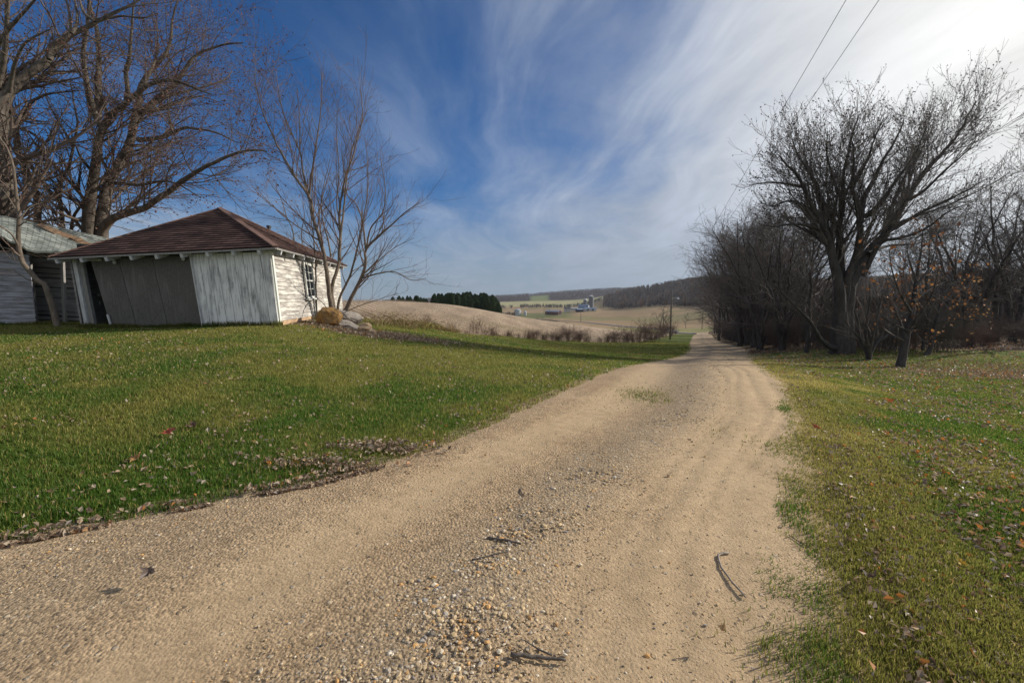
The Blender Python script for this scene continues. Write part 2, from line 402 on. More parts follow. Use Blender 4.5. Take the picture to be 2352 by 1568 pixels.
grav = nt.ramp(n3, [(.30, (.10, .075, .05)), (.47, (.31, .23, .15)), (.6, (.46, .35, .225)), (.78, (.66, .53, .36))])
sep = nt.node('ShaderNodeSeparateColor', {0: c_at})
gm = nt.math('MULTIPLY', sep.outputs[0], nt.ramp(n2, [(.3, .25), (.55, 1.0)]), clamp=True)
base = nt.mix(gm, base, grav)
vo = nt.node('ShaderNodeTexVoronoi', {'Vector': P, 'Scale': 42.0}); vd = nt.node('ShaderNodeTexVoronoi', {'Vector': P, 'Scale': 14.0})
speck = nt.math('MULTIPLY', nt.ramp(vo.outputs['Distance'], [(.14, 1.0), (.24, 0.0)]), nt.ramp(nt.noise(P, 2.2, 3), [(.40, .1), (.62, .8)]))
base = nt.mix(speck, base, (.12, .095, .07))
base = nt.mix(nt.math('MULTIPLY', sep.outputs[1], .85), base, (.17, .135, .12))
base = nt.mix(nt.math('MULTIPLY', sep.outputs[2], .6, clamp=True), base, nt.ramp(n2, [(.25, (.47, .34, .20)), (.75, (.59, .44, .275))]))
vp = nt.node('ShaderNodeTexVoronoi', {'Vector': P, 'Scale': 62.0}); vq = nt.node('ShaderNodeTexVoronoi', {'Vector': P, 'Scale': 27.0})
cr = nt.node('ShaderNodeSeparateColor', {0: vp.outputs['Color']}); cq = nt.node('ShaderNodeSeparateColor', {0: vq.outputs['Color']})
rgh = nt.math('SUBTRACT', 1.0, nt.math('MULTIPLY', sep.outputs[2], .72))
base = nt.mix(nt.math('MULTIPLY', rgh, .8), base, nt.ramp(cr.outputs[0], [(0.0, .62), (.5, 1.0), (1.0, 1.34)]), 'MULTIPLY')
big = nt.math('MULTIPLY', nt.math('GREATER_THAN', cq.outputs[0], nt.math('ADD', .66, nt.math('MULTIPLY', sep.outputs[2], .24))), nt.ramp(vq.outputs['Distance'], [(.26, 1.0), (.36, 0.0)]))
base = nt.mix(nt.math('MULTIPLY', big, .7), base, nt.ramp(cq.outputs[1], [(0.0, (.17, .13, .09)), (.4, (.52, .38, .22)), (.8, (.40, .34, .27)), (1.0, (.70, .58, .40))]))
peb = nt.math('ADD', nt.math('MULTIPLY', nt.math('MULTIPLY', vp.outputs['Distance'], rgh), -.6), nt.math('MULTIPLY', big, .55))
hh = nt.math('ADD', peb, nt.math('MULTIPLY', n3, .25))
hh = nt.math('ADD', hh, nt.math('MULTIPLY', n3, .25)); hh = nt.math('ADD', nt.math('MULTIPLY', hh, 1.0), nt.math('ADD', nt.math('MULTIPLY', n2, .35), nt.math('MULTIPLY', speck, .4)))
fin(nt, bs, base, .95, nt.bump(hh, .75, .020), .1)
gmask = np.exp(-(dband / (.32 + .04 * Y)) ** 2) * 1.0 + .40 * np.exp(-((dband + 2.2) / .5) ** 2) * sstep(8, 3, Y) + .35 * sstep(.9, 1.02, tt[None]) + .35 * sstep(.08, 0, tt[None]) + .35 * sstep(.2, -2.2, dband) * sstep(4.5, 2, Y) + .55 * sstep(4, 9, Y) * np.exp(-((dband + .6) / 1.0) ** 2)
trk = np.clip(np.exp(-((dband + 1.05) / (.30 + .01 * Y)) ** 4) + np.exp(-((dband - 1.0) / (.62 + .02 * Y)) ** 4), 0, 1) * (.6 + .4 * sstep(.3, .55, fbm(X * .9, Y * .5, 3, 66)))
far = np.maximum(sstep(40, 80, Y) * np.exp(-(np.abs(tt[None] - .5) / .45) ** 4), .55 * sstep(6, 16, Y) * np.exp(-((dband + .35) / (.55 + .02 * Y)) ** 2) * (.5 + .8 * fbm(X, Y * .4, 3, 15)))
tag(sheet('gravel_road', X, Y, Z, m_road, np.column_stack([gmask.ravel(), far.ravel(), trk.ravel()])), kind='structure')
def roadz(x, y): return gz(x, y) - .035 + .030 * np.exp(-((x - xband(y)) / .33) ** 2) + .012 * np.exp(-((x - xband(y) + 1.5) / .3) ** 2)

# the big sheet of fields, valley and hills, reaching the horizon
uu = np.linspace(-2.0, 2.0, 400); vv = np.linspace(math.log(1.5), math.log(2900), 500)
YY = np.exp(vv) - 10; X = np.outer(YY + 10, uu); Y = np.repeat(YY[:, None], len(uu), 1)
Z = gz(X, Y) - .06 - .0025 * np.maximum(Y, 0)
n = fbm(X / 9, Y / 9, 4, 21); nb = fbm(X / 60, Y / 60, 4, 23)
row = .5 + .5 * np.sin((X * .93 + Y * .37) / 1.1 + n * 6); con = .5 + .5 * np.sin(Z * 7 + X * .05 + nb * 5)
px = 1176 + FC * X / np.maximum(Y, 1)
STUB = np.array([.36, .275, .195])
C = np.empty(X.shape + (3,)); C[:] = STUB
C *= (.74 + .40 * n + .12 * (row - .5) + .16 * (con - .5) * (Y > 25))[..., None]
def blend(mask, col, amt=1.0):
    global C
    m = np.clip(mask * amt, 0, 1)[..., None]; C = C * (1 - m) + np.asarray(col) * (.75 + .5 * n)[..., None] * m
blend(sstep(.52, .64, nb) * (Y < 140), (.24, .20, .115), .7)                                           # weedy streaks in the stubble
blend(sstep(150, 170, Y) * sstep(300, 235, Y), (.24, .22, .10))
blend(sstep(235, 300, Y), (.30, .215, .125))                                                      # tan field on the far slope
blend(sstep(300, 380, Y) * sstep(.54, .6, fbm(X / 40, Y / 130, 3, 5)), (.21, .19, .09), .7)
blend(sstep(560, 610, Y) * sstep(900, 860, Y) * sstep(1330, 1290, px), (.15, .155, .065))            # farmyard grass
blend(sstep(1230, 1300, Y) * sstep(1750, 1650, Y), (.34, .31, .165))
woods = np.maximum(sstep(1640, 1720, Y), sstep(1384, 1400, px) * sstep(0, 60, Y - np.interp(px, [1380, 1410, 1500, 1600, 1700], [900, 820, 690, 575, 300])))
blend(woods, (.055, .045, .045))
blend(sstep(1640, 1700, Y) * sstep(1216, 1222, px) * sstep(1262, 1254, px) * sstep(2120, 2060, Y), (.16, .185, .075))     # a hill pasture
rw = sstep(0, 1.5, X - xr(Y) - 1.5 + (n - .5) * 3) * sstep(14, 17, Y) * (Y < 1000) * (px > 1640)
blend(rw, (.070, .052, .040)); blend(rw * sstep(.5, .7, n) * sstep(60, 25, Y), (.17, .105, .06), .6)
wn = sstep(.6, .72, nb) * 0
V = np.column_stack([X.ravel(), Y.ravel(), Z.ravel()]); Cf = C.reshape(-1, 3)
nr, nc = X.shape; i = (np.arange(nr - 1) * nc)[:, None] + np.arange(nc - 1)[None]
F = np.stack([i, i + 1, i + nc + 1, i + nc], -1).reshape(-1, 4)
fc = V[F].mean(1); fpx = 1176 + FC * fc[:, 0] / np.maximum(fc[:, 1], 1)
cls = np.where(fc[:, 1] > 1235, 3, np.where(fc[:, 1] > 150, 2, 0))
cls = np.where((fpx > 1650) & (fc[:, 1] > 16) & (fc[:, 0] > xr(fc[:, 1])), 1, cls)
m_field = attrmat('field_ground', .95, 0, .05, .45, 1.2)
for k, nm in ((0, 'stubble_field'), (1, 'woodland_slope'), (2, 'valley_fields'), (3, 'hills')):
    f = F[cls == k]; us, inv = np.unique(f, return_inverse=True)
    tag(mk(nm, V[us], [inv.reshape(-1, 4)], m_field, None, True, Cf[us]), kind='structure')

# the paved county road that crosses the valley
pts = [(70, 164), (63, 178)] + [tuple(T(*p)[:2]) for p in [(1537, 754.6, 205), (1497, 751, 240), (1448, 748.5, 290), (1404, 744, 340), (1365, 740, 385), (1327, 736.5, 430)]] + [(30, 560)]
pts = [(84, 158)] + pts
Pc = resample(np.column_stack([np.array(pts), np.zeros(len(pts))]), 160)
tg = nrm(np.gradient(Pc, axis=0)); sd = np.column_stack([tg[:, 1], -tg[:, 0]])
w = np.array([-3.2, -3, 0, 3, 3.2])
X = Pc[:, 0:1] + sd[:, 0:1] * w; Y = Pc[:, 1:2] + sd[:, 1:2] * w
Z = gz(X, Y) - .0025 * Y + .12; Z[:, [0, -1]] -= .8
m_asph = noisy('worn_asphalt', (.10, .10, .105), (.17, .17, .17), 2, .8, .2, spec=.2)
sheet('county_road', X, Y, Z, m_asph, np.ones((X.size, 3)))

# ------------------------------------------------------------------ grass blades, leaf litter, gravel
def blades(x, y, h, w, col, lean=.55):
    K = len(x); z = gz(x, y) - .045 + .042 * sstep(0, .5, np.maximum(x - xr(y), xl(y) - x))
    a = rng.random(K) * 2 * PI; b = rng.random(K) * 2 * PI
    s = np.column_stack([np.cos(a), np.sin(a), 0 * a]) * (w * .5)[:, None]
    l = np.column_stack([np.cos(b), np.sin(b), 0 * b]) * (h * lean * rng.random(K))[:, None]
    p = np.column_stack([x, y, z]); up = np.column_stack([0 * h, 0 * h, h])
    V = np.stack([p - s, p + s, p + s * .7 + up * .6 + l * .35, p - s * .7 + up * .6 + l * .35, p + up + l * 1.1], 1).reshape(-1, 3)
    i = np.arange(K)[:, None] * 5
    return V, i + [0, 1, 2, 3], i + [3, 2, 4], np.repeat(col, 5, 0)
def sample(K, u0, u1, y0, y1):
    y = np.exp(rng.random(K) * (math.log(y1 + 2) - math.log(y0 + 2)) + math.log(y0 + 2)) - 2
    return (u0 + (u1 - u0) * rng.random(K)) * (y + .8), y
def grass_obj(name, x, y, hmul=1.0):
    r = np.hypot(x, y)
    n2 = fbm(x * 1.7, y * 1.7, 3, 9); cl = fbm(x * 6, y * 6, 2, 31)
    h = (.020 + .034 * cl + .012 * rng.random(len(x))) * hmul; w = .0028 * (1 + r / 3.2) * (.7 + .6 * rng.random(len(x)))
    c = lawncol(x, y) * (.70 + 1.05 * rng.random(len(x)))[:, None]
    dry = rng.random(len(x)) < .10 + .12 * n2
    c[dry] = STRAW * (.55 + .8 * rng.random(dry.sum()))[:, None]
    V, q, t, cc = blades(x, y, h, w, c)
    return tag(mk(name, V, [q, t], m_blade, None, False, cc), kind='stuff')
m_blade = attrmat('grass_blade', .5, .5, .35)
x, y = sample(820000, -1.75, 1.0, 1.6, 62)
e = xl(y) - x; k = inlawn_l(x, y) & (e > (fbm(x * 5, y * 5, 2, 40) - .42) * .30) & ~((x < -6.6) & (x > -14) & (y > 13.4)) & ~((x < -12) & (y > 15.2))
k &= rng.random(len(x)) > .93 * sstep(1.2, .7, np.hypot((x + 4.6) / 2.6, (y - 14.9) / 1.15))
fx = np.concatenate([-13.2 + 6.5 * rng.random(5200), -18 + 5 * rng.random(2600)]); fy = np.where(fx > -13, 13.32 + (-6.8 - fx) * .066, 14.9) - np.abs(rng.normal(0, .10, len(fx)))
V, q, t, cc = blades(fx, fy, (.05 + .13 * rng.random(len(fx))) * (.3 + 1.2 * fbm(fx * 1.3, fy * 0, 2, 91)), .010 + .006 * rng.random(len(fx)), lawncol(fx, fy) * (.5 + .7 * rng.random(len(fx)))[:, None])
tag(mk('grass_fringe', V, [q, t], m_blade, None, False, cc), 'unmown grass fringe along the foot of the sheds', 'grass', kind='stuff')
o = tag(grass_obj('grass', x[k], y[k]), 'short mown grass on the sloping lawn beside the gravel road', 'grass')
x, y = sample(860000, .1, 1.65, .6, 40)
e = x - xr(y); ed = fbm(x * 3.2, y * 3.2, 3, 44)
k = (e > -.35) & (x < xfarr(y) - .5) & (rng.random(len(x)) < sstep(.16, .56, .25 + (e + .24 * sstep(8, 4, y)) * 1.2 + .55 * (ed - .5))) & (rng.random(len(x)) > .75 * sstep(14, 19, y) * (x > 10))
o = tag(grass_obj('grass_verge', x[k], y[k], .68), 'patchy yellowing grass mixed with leaves along the far side of the road', 'grass')
# scattered tufts in the road
x = []; y = []
for (a, b, r_, q) in [(1490, 902, .28, 700), (1500, 905, .3, 500), (1790, 1030, .2, 200), (1560, 925, .2, 120), (1660, 985, .16, 90), (1880, 1490, .15, 260), (1840, 1535, .12, 160), (1560, 946, .2, 90)]:
    p = onground(a, b); x.append(p[0] + rng.normal(0, r_, q)); y.append(p[1] + rng.normal(0, r_ * 1.2, q))
x = np.concatenate(x); y = np.concatenate(y); tag(grass_obj('grass_tufts', x, y, .7), 'small green tufts growing through the road gravel', 'grass')

LEAFC = np.array([(.40, .30, .20), (.30, .21, .14), (.42, .34, .25), (.20, .13, .085), (.42, .25, .12), (.50, .20, .05), (.36, .30, .25)])
def leaves(name, x, y, size, probs, lift=.03, flat=1.1, label=None):
    K = len(x); z = np.where(x < xl(y), gz(x, y), np.where(x > xr(y), gz(x, y), roadz(x, y))) + np.where((x > xr(y) + .9) | (x < xl(y) - .25), lift, .010) * (.3 + rng.random(K))
    V, F = cards(np.column_stack([x, y, z]), size * (.6 + .8 * rng.random(K)), flat=flat, aspect=.62)
    c = LEAFC[rng.choice(len(LEAFC), K, p=probs)] * (.6 + .7 * rng.random(K))[:, None]
    return tag(mk(name, V, [F], m_leaf, None, False, np.repeat(c, 4, 0)), label, 'leaves', kind='stuff')
m_leaf = attrmat('dry_leaf', .5, .3, .35)
tan = [.30, .22, .20, .14, .05, .02, .07]; org = [.22, .2, .13, .14, .14, .1, .07]
x, y = sample(15000, -1.75, .8, 1.7, 26)
k = inlawn_l(x, y) & (fbm(x * .8, y * .8, 3, 50) + .22 * np.exp(-np.maximum(xl(y) - x, 0) / .6) > .47)
X1 = [x[k]]; Y1 = [y[k]]
yy = 2.0 + 1.9 * rng.random(1900) ** .9; dd = np.abs(rng.normal(0, .10, 1900)) - .03                        # windrow along the road's edge
nn = fbm(yy * 2.2, yy * 0, 3, 61); kk = nn > .40
X1.append(xl(yy[kk]) - dd[kk] + .16 * nn[kk]); Y1.append(yy[kk])
p = onground(880, 1028); X1.append(p[0] + rng.normal(0, .26, 520)); Y1.append(p[1] + rng.normal(0, .08, 520))
p = onground(740, 1068); X1.append(p[0] + rng.normal(0, .30, 420)); Y1.append(p[1] + rng.normal(0, .08, 420))
x = np.concatenate(X1); y = np.concatenate(Y1)
leaves('leaf_litter', x, y, .030 + .0022 * y, tan, label='dry tan leaves strewn on the lawn and heaped along the road edge')
x, y = sample(46000, .1, 1.7, .6, 30)
k = (x - xr(y) > .02 + .5 * rng.random(len(x))) & (fbm(x * .9, y * .9, 3, 55) + .12 * sstep(12, 17, y) > .39) & (x < 34) & (rng.random(len(x)) < .95)
lp = [onground(2270, 857), onground(2180, 842), onground(2340, 866)]
for p_, n_, sx_, sy_ in zip(lp, (1500, 900, 900), (1.6, 1.6, .8), (.5, .8, .4)):
    xx = p_[0] + rng.normal(0, sx_, n_); yy_ = p_[1] + rng.normal(0, sy_, n_); x = np.append(x, xx); y = np.append(y, yy_); k = np.append(k, np.ones(n_, bool))
leaves('leaf_litter', x[k], y[k], .027 + .0028 * y[k], org, label='brown and orange leaves scattered over the verge and under the trees')
x = -4.6 + rng.normal(0, 1.5, 2500); y = 14.9 + rng.normal(0, .7, 2500); k = x > -6.9
leaves('leaf_litter', x[k], y[k], .08, tan, label='dry brown leaves on bare earth around the boulders')
# gravel
ico = None
def stones(name, x, y, size, seed, label):
    global ico
    if ico is None:
        p = (1 + 5 ** .5) / 2
        V = np.array([(-1, p, 0), (1, p, 0), (-1, -p, 0), (1, -p, 0), (0, -1, p), (0, 1, p), (0, -1, -p), (0, 1, -p), (p, 0, -1), (p, 0, 1), (-p, 0, -1), (-p, 0, 1)]) / 1.9
        F = np.array([(0, 11, 5), (0, 5, 1), (0, 1, 7), (0, 7, 10), (0, 10, 11), (1, 5, 9), (5, 11, 4), (11, 10, 2), (10, 7, 6), (7, 1, 8), (3, 9, 4), (3, 4, 2), (3, 2, 6), (3, 6, 8), (3, 8, 9), (4, 9, 5), (2, 4, 11), (6, 2, 10), (8, 6, 7), (9, 8, 1)])
        ico = V, F
    V0, F0 = ico; K = len(x)
    a = rng.random(K) * 2 * PI; ca, sa = np.cos(a), np.sin(a)
    sc = np.column_stack([.7 + .7 * rng.random(K), .6 + .5 * rng.random(K), .35 + .4 * rng.random(K)]) * (size * .5)[:, None]
    v = V0[None] * (1 + rng.normal(0, .14, (K, 12, 1))) * sc[:, None]
    v = np.stack([v[..., 0] * ca[:, None] - v[..., 1] * sa[:, None], v[..., 0] * sa[:, None] + v[..., 1] * ca[:, None], v[..., 2]], -1)
    v = v + np.column_stack([x, y, roadz(x, y) + size * .02])[:, None]
    pal = np.array([(.56, .41, .23), (.48, .36, .22), (.40, .36, .31), (.70, .60, .45), (.15, .125, .10), (.60, .34, .13), (.52, .43, .33), (.30, .25, .21)])
    c = pal[rng.choice(8, K, p=[.33, .25, .06, .12, .05, .08, .08, .03])] * (.7 + .5 * rng.random(K))[:, None]
    return tag(mk(name, v.reshape(-1, 3), [(np.arange(K)[:, None, None] * 12 + F0[None]).reshape(-1, 3)], m_stone, None, False, np.repeat(c, 12, 0)), label, 'gravel', kind='stuff')
m_stone = attrmat('pebble', .8, 0, .3, .25, 120)
x, y = sample(330000, -2.6, 1.6, 1.0, 15); t = (x - xl(y)) / (xr(y) - xl(y)); d = x - xband(y)
dens = np.exp(-(d / (.30 + .035 * y)) ** 2) * (.55 + .45 * sstep(.35, .6, fbm(x * 1.5, y * 1.5, 2, 70))) + .45 * sstep(.1, -.9, d) * sstep(.34, .60, fbm(x * 1.3, y * 1.3, 3, 71)) * sstep(7, 3, y) + .15
k = (t > .0) & (t < .98) & (rng.random(len(x)) < dens); x, y, d = x[k], y[k], d[k]
size = np.exp(rng.normal(math.log(.0056), .50, len(x))) * (.78 + .95 * np.exp(-(d / .38) ** 2)) * (1 + y * .05)
stones('gravel', x, y, np.minimum(size, .03), 1, 'loose tan and grey gravel ridged along the middle of the road')

# ------------------------------------------------------------------ building materials
def paintboards(name, paint, wood, along='u', amount=.5, scale=1.0, rough=.85):
    """peeling paint on weathered boards, streaked along the board; mapped with UV in metres"""
    m, nt, bs = newmat(name); U = nt.uv()
    st = (1.0, 9.0, 1) if along == 'u' else (9.0, 1.0, 1)
    v = nt.mapping(U, tuple(k * scale for k in st))
    n = nt.noise(v, 1.3, 8, .72, .4); g = nt.noise(nt.mapping(U, tuple(k * 6 * scale for k in st)), 2.0, 4, .6)
    big = nt.noise(U, .9, 4, .6)
    f = nt.math('ADD', nt.math('MULTIPLY', n, .7), nt.math('MULTIPLY', big, .3))
    msk = nt.ramp(f, [(amount - .07, 0.0), (amount + .07, 1.0)])
    wc = nt.ramp(g, [(.3, tuple(np.array(wood) * .6)), (.7, tuple(np.array(wood) * 1.35))])
    pc = nt.mix(nt.ramp(big, [(.3, 0.0), (.75, .45)]), paint, tuple(np.array(paint) * .72))
    c = nt.mix(msk, pc, wc)
    h = nt.math('ADD', nt.math('MULTIPLY', msk, -.5), nt.math('MULTIPLY', g, .4))
    fin(nt, bs, c, rough, nt.bump(h, .6, .006), .2); return m
M_white = paintboards('peeling_white_paint', (.70, .67, .60), (.30, .27, .245), 'u', .485)
M_whitev = paintboards('weathered_white_door', (.80, .80, .80), (.27, .27, .28), 'v', .545, .8)
M_dark = paintboards('dark_weathered_board', (.165, .155, .145), (.115, .108, .10), 'v', .45, .8)
M_trim = noisy('white_trim', (.60, .60, .54), (.76, .75, .69), 5, .8, .3, stretch=(6, 6, 1))
M_grey = noisy('grey_wood', (.17, .16, .15), (.34, .33, .31), 5, .9, .5, stretch=(9, 9, 1))
M_post = noisy('peeling_post', (.34, .34, .34), (.66, .66, .66), 4, .9, .5, stretch=(8, 8, 1))
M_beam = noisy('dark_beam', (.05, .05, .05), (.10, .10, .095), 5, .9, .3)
M_found = noisy('tan_concrete', (.46, .30, .18), (.60, .43, .29), 4, .9, .4)
M_blue = paintboards('bluish_clapboard', (.40, .40, .45), (.19, .185, .19), 'u', .51)
M_gap = paintboards('bare_grey_board', (.36, .34, .32), (.22, .21, .20), 'u', .5)
M_glass, nt, bs = newmat('dark_glass'); fin(nt, bs, (.012, .013, .014), .35, None, .08)
def shingles(name, c0, c1, c2, bw=.30, rh=.14):
    m, nt, bs = newmat(name); U = nt.uv()
    br = nt.node('ShaderNodeTexBrick', {'Vector': U, 'Scale': 1.0, 'Mortar Size': .014, 'Mortar Smooth': .2, 'Brick Width': bw, 'Row Height': rh, 'Color1': (0, 0, 0, 1), 'Color2': (1, 1, 1, 1), 'Mortar': (.5, .5, .5, 1), 'Bias': 0.0}, offset=.5)
    f = nt.math('ADD', nt.math('MULTIPLY', br.outputs[0], .55), nt.math('MULTIPLY', nt.noise(U, .9, 4, .6), .45))
    c = nt.ramp(f, [(.25, c0), (.5, c1), (.8, c2)])
    c = nt.mix(nt.math('MULTIPLY', br.outputs[1], .75), c, tuple(np.array(c0) * .35))
    sx = nt.node('ShaderNodeSeparateXYZ', {0: U}); fr = nt.math('FRACT', nt.math('DIVIDE', sx.outputs[1], rh))
    h = nt.math('ADD', nt.math('MULTIPLY', fr, -1.0), nt.math('MULTIPLY', br.outputs[1], -.6))
    fin(nt, bs, c, .92, nt.bump(h, .9, .012), .15); return m
M_roof = shingles('red_brown_shingle', (.050, .031, .027), (.090, .051, .043), (.130, .080, .066), .32, .19)
M_gab = shingles('grey_green_shingle', (.15, .165, .145), (.25, .27, .24), (.36, .38, .345), .28, .16)
M_cap = noisy('ridge_cap', (.12, .070, .058), (.20, .125, .10), 6, .9, .3)

def quad_uv(Q, along):
    Q = np.asarray(Q, float); a = unit(along); n = unit(np.cross(Q[1] - Q[0], Q[2] - Q[0])); b = np.cross(n, a)
    return np.column_stack([(Q - Q[0]) @ a, (Q - Q[0]) @ b])
def panel(mb, Q, n, t, along):
    """slab over polygon Q (any count), thickened by t behind the face; UV in metres"""
    Q = np.asarray(Q, float); k = len(Q); n = unit(n) * t; uv = quad_uv(Q, along)
    V = np.vstack([Q, Q - n])
    F = [np.array([list(range(k))]), np.array([[k + i for i in range(k)][::-1]]), np.array([[i, i + k, (i + 1) % k + k, (i + 1) % k] for i in range(k)])]
    mb.add(V, F, None, np.vstack([uv, uv]))
def boards(mb, a0, b0, a1, b1, nrow, out, lip=.022, thick=.02, jit=0.0, gap=0.0):
    """lapped horizontal boards between bottom edge a0-b0 and top edge a1-b1"""
    a0, b0, a1, b1 = map(lambda v: np.asarray(v, float), (a0, b0, a1, b1)); out = unit(out); L = np.linalg.norm(b0 - a0)
    H = np.linalg.norm(a1 - a0)
    for i in range(nrow):
        t0, t1 = i / nrow + gap * .5 / nrow, (i + 1) / nrow - gap * .5 / nrow + (0 if gap else .02 / nrow * 8)
        t1 = min(t1, 1)
        j = rng.normal(0, jit, 4) / H
        p = [a0 + (a1 - a0) * (t0 + j[0]), b0 + (b1 - b0) * (t0 + j[1]), b0 + (b1 - b0) * (t1 + j[2]), a0 + (a1 - a0) * (t1 + j[3])]
        o0, o1 = out * lip, out * .004
        V = np.array([p[0] + o0, p[1] + o0, p[2] + o1, p[3] + o1, p[0] + o0 - out * thick, p[1] + o0 - out * thick, p[2] + o1 - out * thick, p[3] + o1 - out * thick])
        uo = rng.random() * 7; uv = np.array([(uo, t0 * H), (uo + L, t0 * H), (uo + L, t1 * H), (uo, t1 * H)] * 2)
        mb.add(V, np.array([[0, 1, 2, 3], [4, 7, 6, 5], [0, 4, 5, 1], [1, 5, 6, 2], [2, 6, 7, 3], [3, 7, 4, 0]]), None, uv)

# ------------------------------------------------------------------ the leaning hip-roofed shed
A = T(642, 749, 13.3); B = T(190, 752, 13.75); At = T(620, 574, 13.3)
C0 = T(787, 729, 19.9); Ct = T(780, 616, 19.9)
D0 = B + (C0 - A); Dt = D0 + (Ct - C0)
Bt = np.array([B[0] - (A[0] - At[0]) * 1.1, B[1], At[2] - .02])
fn = unit(np.cross(B - A, [0, 0, -1.])); fn = fn if fn[1] < 0 else -fn; fn[2] = 0
shed = thing('shed', 'white weathered shed with a brown shingle hip roof, leaning over at the lawn edge', 'shed', (A + C0 + B + D0) / 4 * [1, 1, 0] + [0, 0, B[2]])
FP = lambda px, py, off=0.0: onplane(px, py, A - fn * off, fn)
def lw(a, b, ext=-.25): return None
# front leaves
up = np.array([0, 0, 1.])
mb = MB(); Q = [FP(467, 757, -.05), FP(641.5, 751.5, -.05), FP(617.5, 578, -.05), FP(437, 584, -.05)]
e = (Q[1] - Q[0]); nb_ = 9
for i in range(nb_):          # vertical boards of the pale leaf
    t0, t1 = i / nb_, (i + 1) / nb_ - .006
    q = [Q[0] + (Q[1] - Q[0]) * t0, Q[0] + (Q[1] - Q[0]) * t1, Q[3] + (Q[2] - Q[3]) * t1, Q[3] + (Q[2] - Q[3]) * t0]
    q[0] = q[0] + up * rng.random() * .03; q[1] = q[1] + up * rng.random() * .03
    V0 = mb.n; panel(mb, q, fn, .03, Q[1] - Q[0]); mb.U[-1] = mb.U[-1] + [i * 3.7, rng.random() * 5]
tag(mb.build('door', M_whitev, shed, uv=True), 'pale grey door leaf with worn vertical boards')
mb = MB(); Q = [FP(257, 757, .01), FP(468, 757, .01), FP(435, 584, .01), FP(208, 597, .01)]
for t0, t1 in ((0, .28), (.285, .62), (.625, 1)):
    q = [Q[0] + (Q[1] - Q[0]) * t0, Q[0] + (Q[1] - Q[0]) * t1, Q[3] + (Q[2] - Q[3]) * t1, Q[3] + (Q[2] - Q[3]) * t0]
    panel(mb, q, fn, .03, Q[1] - Q[0]); mb.U[-1] = mb.U[-1] + rng.random() * 5
dl = tag(mb.build('door', M_dark, shed, uv=True), 'dark grey sagging door leaf, skewed beside the open gap')
mb = MB(); mb.bar(FP(466.5, 756, -.10), FP(436, 585, -.10), .035, .03, fn); mb.build('batten', M_post, shed)
mb = MB(); mb.bar(FP(258, 757, -.03), FP(247, 722, -.03), .06, .03, fn); mb.build('door_patch', M_post, dl)
def hpost(x0, x1, x2, x3, y0, y1, off, dep, mat, nm='post', lab=None):
    mb = MB(); q = [FP(x0, y0, off), FP(x1, y0, off), FP(x3, y1, off), FP(x2, y1, off)]; panel(mb, q, fn, dep, q[1] - q[0]); return tag(mb.build(nm, mat, shed, uv=True), lab)
hpost(196, 204, 163, 172, 758, 588, -.06, .10, M_post, 'corner_board')
hpost(204, 219, 171, 186, 758, 588, 0, .09, M_grey, 'post')
# header beam and top plate
mb = MB(); q = [FP(160, 600, 0), FP(617, 580, 0), FP(620, 568, 0), FP(158, 584, 0)]; panel(mb, q, fn, .09, q[1] - q[0]); mb.build('lintel', M_beam, shed, uv=True)
mb = MB(); q = [FP(187, 600, -.02), FP(232, 599, -.02), FP(232, 594, -.02), FP(187, 595, -.02)]; panel(mb, q, fn, .06, q[1] - q[0]); mb.build('track', M_post, shed, uv=True)
for x, y in ((262, 602), (420, 594)):
    mb = MB(); c = FP(x, y, -.06); mb.tube([c - fn * .0, c - fn * .03], [.055, .055], 10); mb.bar(c + up * .12, c, .05, .04, fn); mb.build('door_roller', M_post, shed)
# side wall with lapped boards, corner board, window, foundation
sn = unit(np.cross(C0 - A, At - A)); sn = sn if sn[0] > 0 else -sn
e = C0 - A; fb = .16
def SP(px, py, off=0.0):
    p = onplane(px, py, A, sn); dd = 0.0
    for _ in range(6):
        s_ = np.dot(p - A, unit(e)) / np.linalg.norm(e); lo = A + e * s_; hi = At + (Ct - At) * s_; t_ = (p[2] - lo[2]) / (hi[2] - lo[2])
        dd = np.dot(lo + (hi - lo) * t_ - A, sn); p = onplane(px, py, A + sn * (dd - off), sn)
    return p
mb = MB(); boards(mb, A + up * fb + e * .012, C0 + up * .28, At + (Ct - At) * .012, Ct, 16, sn, .030, .02, .006); mb.build('side_wall', M_white, shed, uv=True)
mb = MB(); panel(mb, [A + up * (-.2) - sn * .05 + fn * -.02, C0 - up * .2 - sn * .05, C0 + up * .28 - sn * .02 + sn * .03, A + up * fb + sn * .01], sn, .12, e); mb.build('foundation', M_found, shed, uv=True)
mb = MB(); w_ = unit(e) * .10
panel(mb, [A + up * .0 + sn * .045, A + sn * .045 + w_, At + sn * .045 + w_, At + sn * .045], sn, .04, e)
mb.bar(A + fn * .012 - up * .02 - unit(A - B) * .03, At + fn * .012 - unit(A - B) * .03, .07, .03, fn)
mb.build('corner_board', M_trim, shed, uv=True)
W = [SP(706.5, 683, -.085), SP(724, 681, -.085), SP(714, 609, -.085), SP(697, 604, -.085)]
win = MB(); c4 = [np.array(p) for p in W]
def wbar(mb, p, q, w=.05): mb.bar(p, q, w, .05, sn)
for i in range(4): wbar(win, c4[i], c4[(i + 1) % 4], .075)
wo = win.build('window', M_trim, shed)
mb = MB(); q = [p - sn * .012 for p in c4]; panel(mb, q, sn, .01, e); mb.build('pane', M_glass, wo, uv=True)
mb = MB(); mid = lambda i, j, t: c4[i] + (c4[j] - c4[i]) * t
wbar(mb, mid(0, 3, .5), mid(1, 2, .5), .045)
for t in (.25, .75): mb.bar(mid(0, 3, t), mid(1, 2, t), .018, .02, sn)
mb.bar(mid(0, 1, .5), mid(3, 2, .5), .018, .022, sn); mb.build('muntin', M_trim, wo)
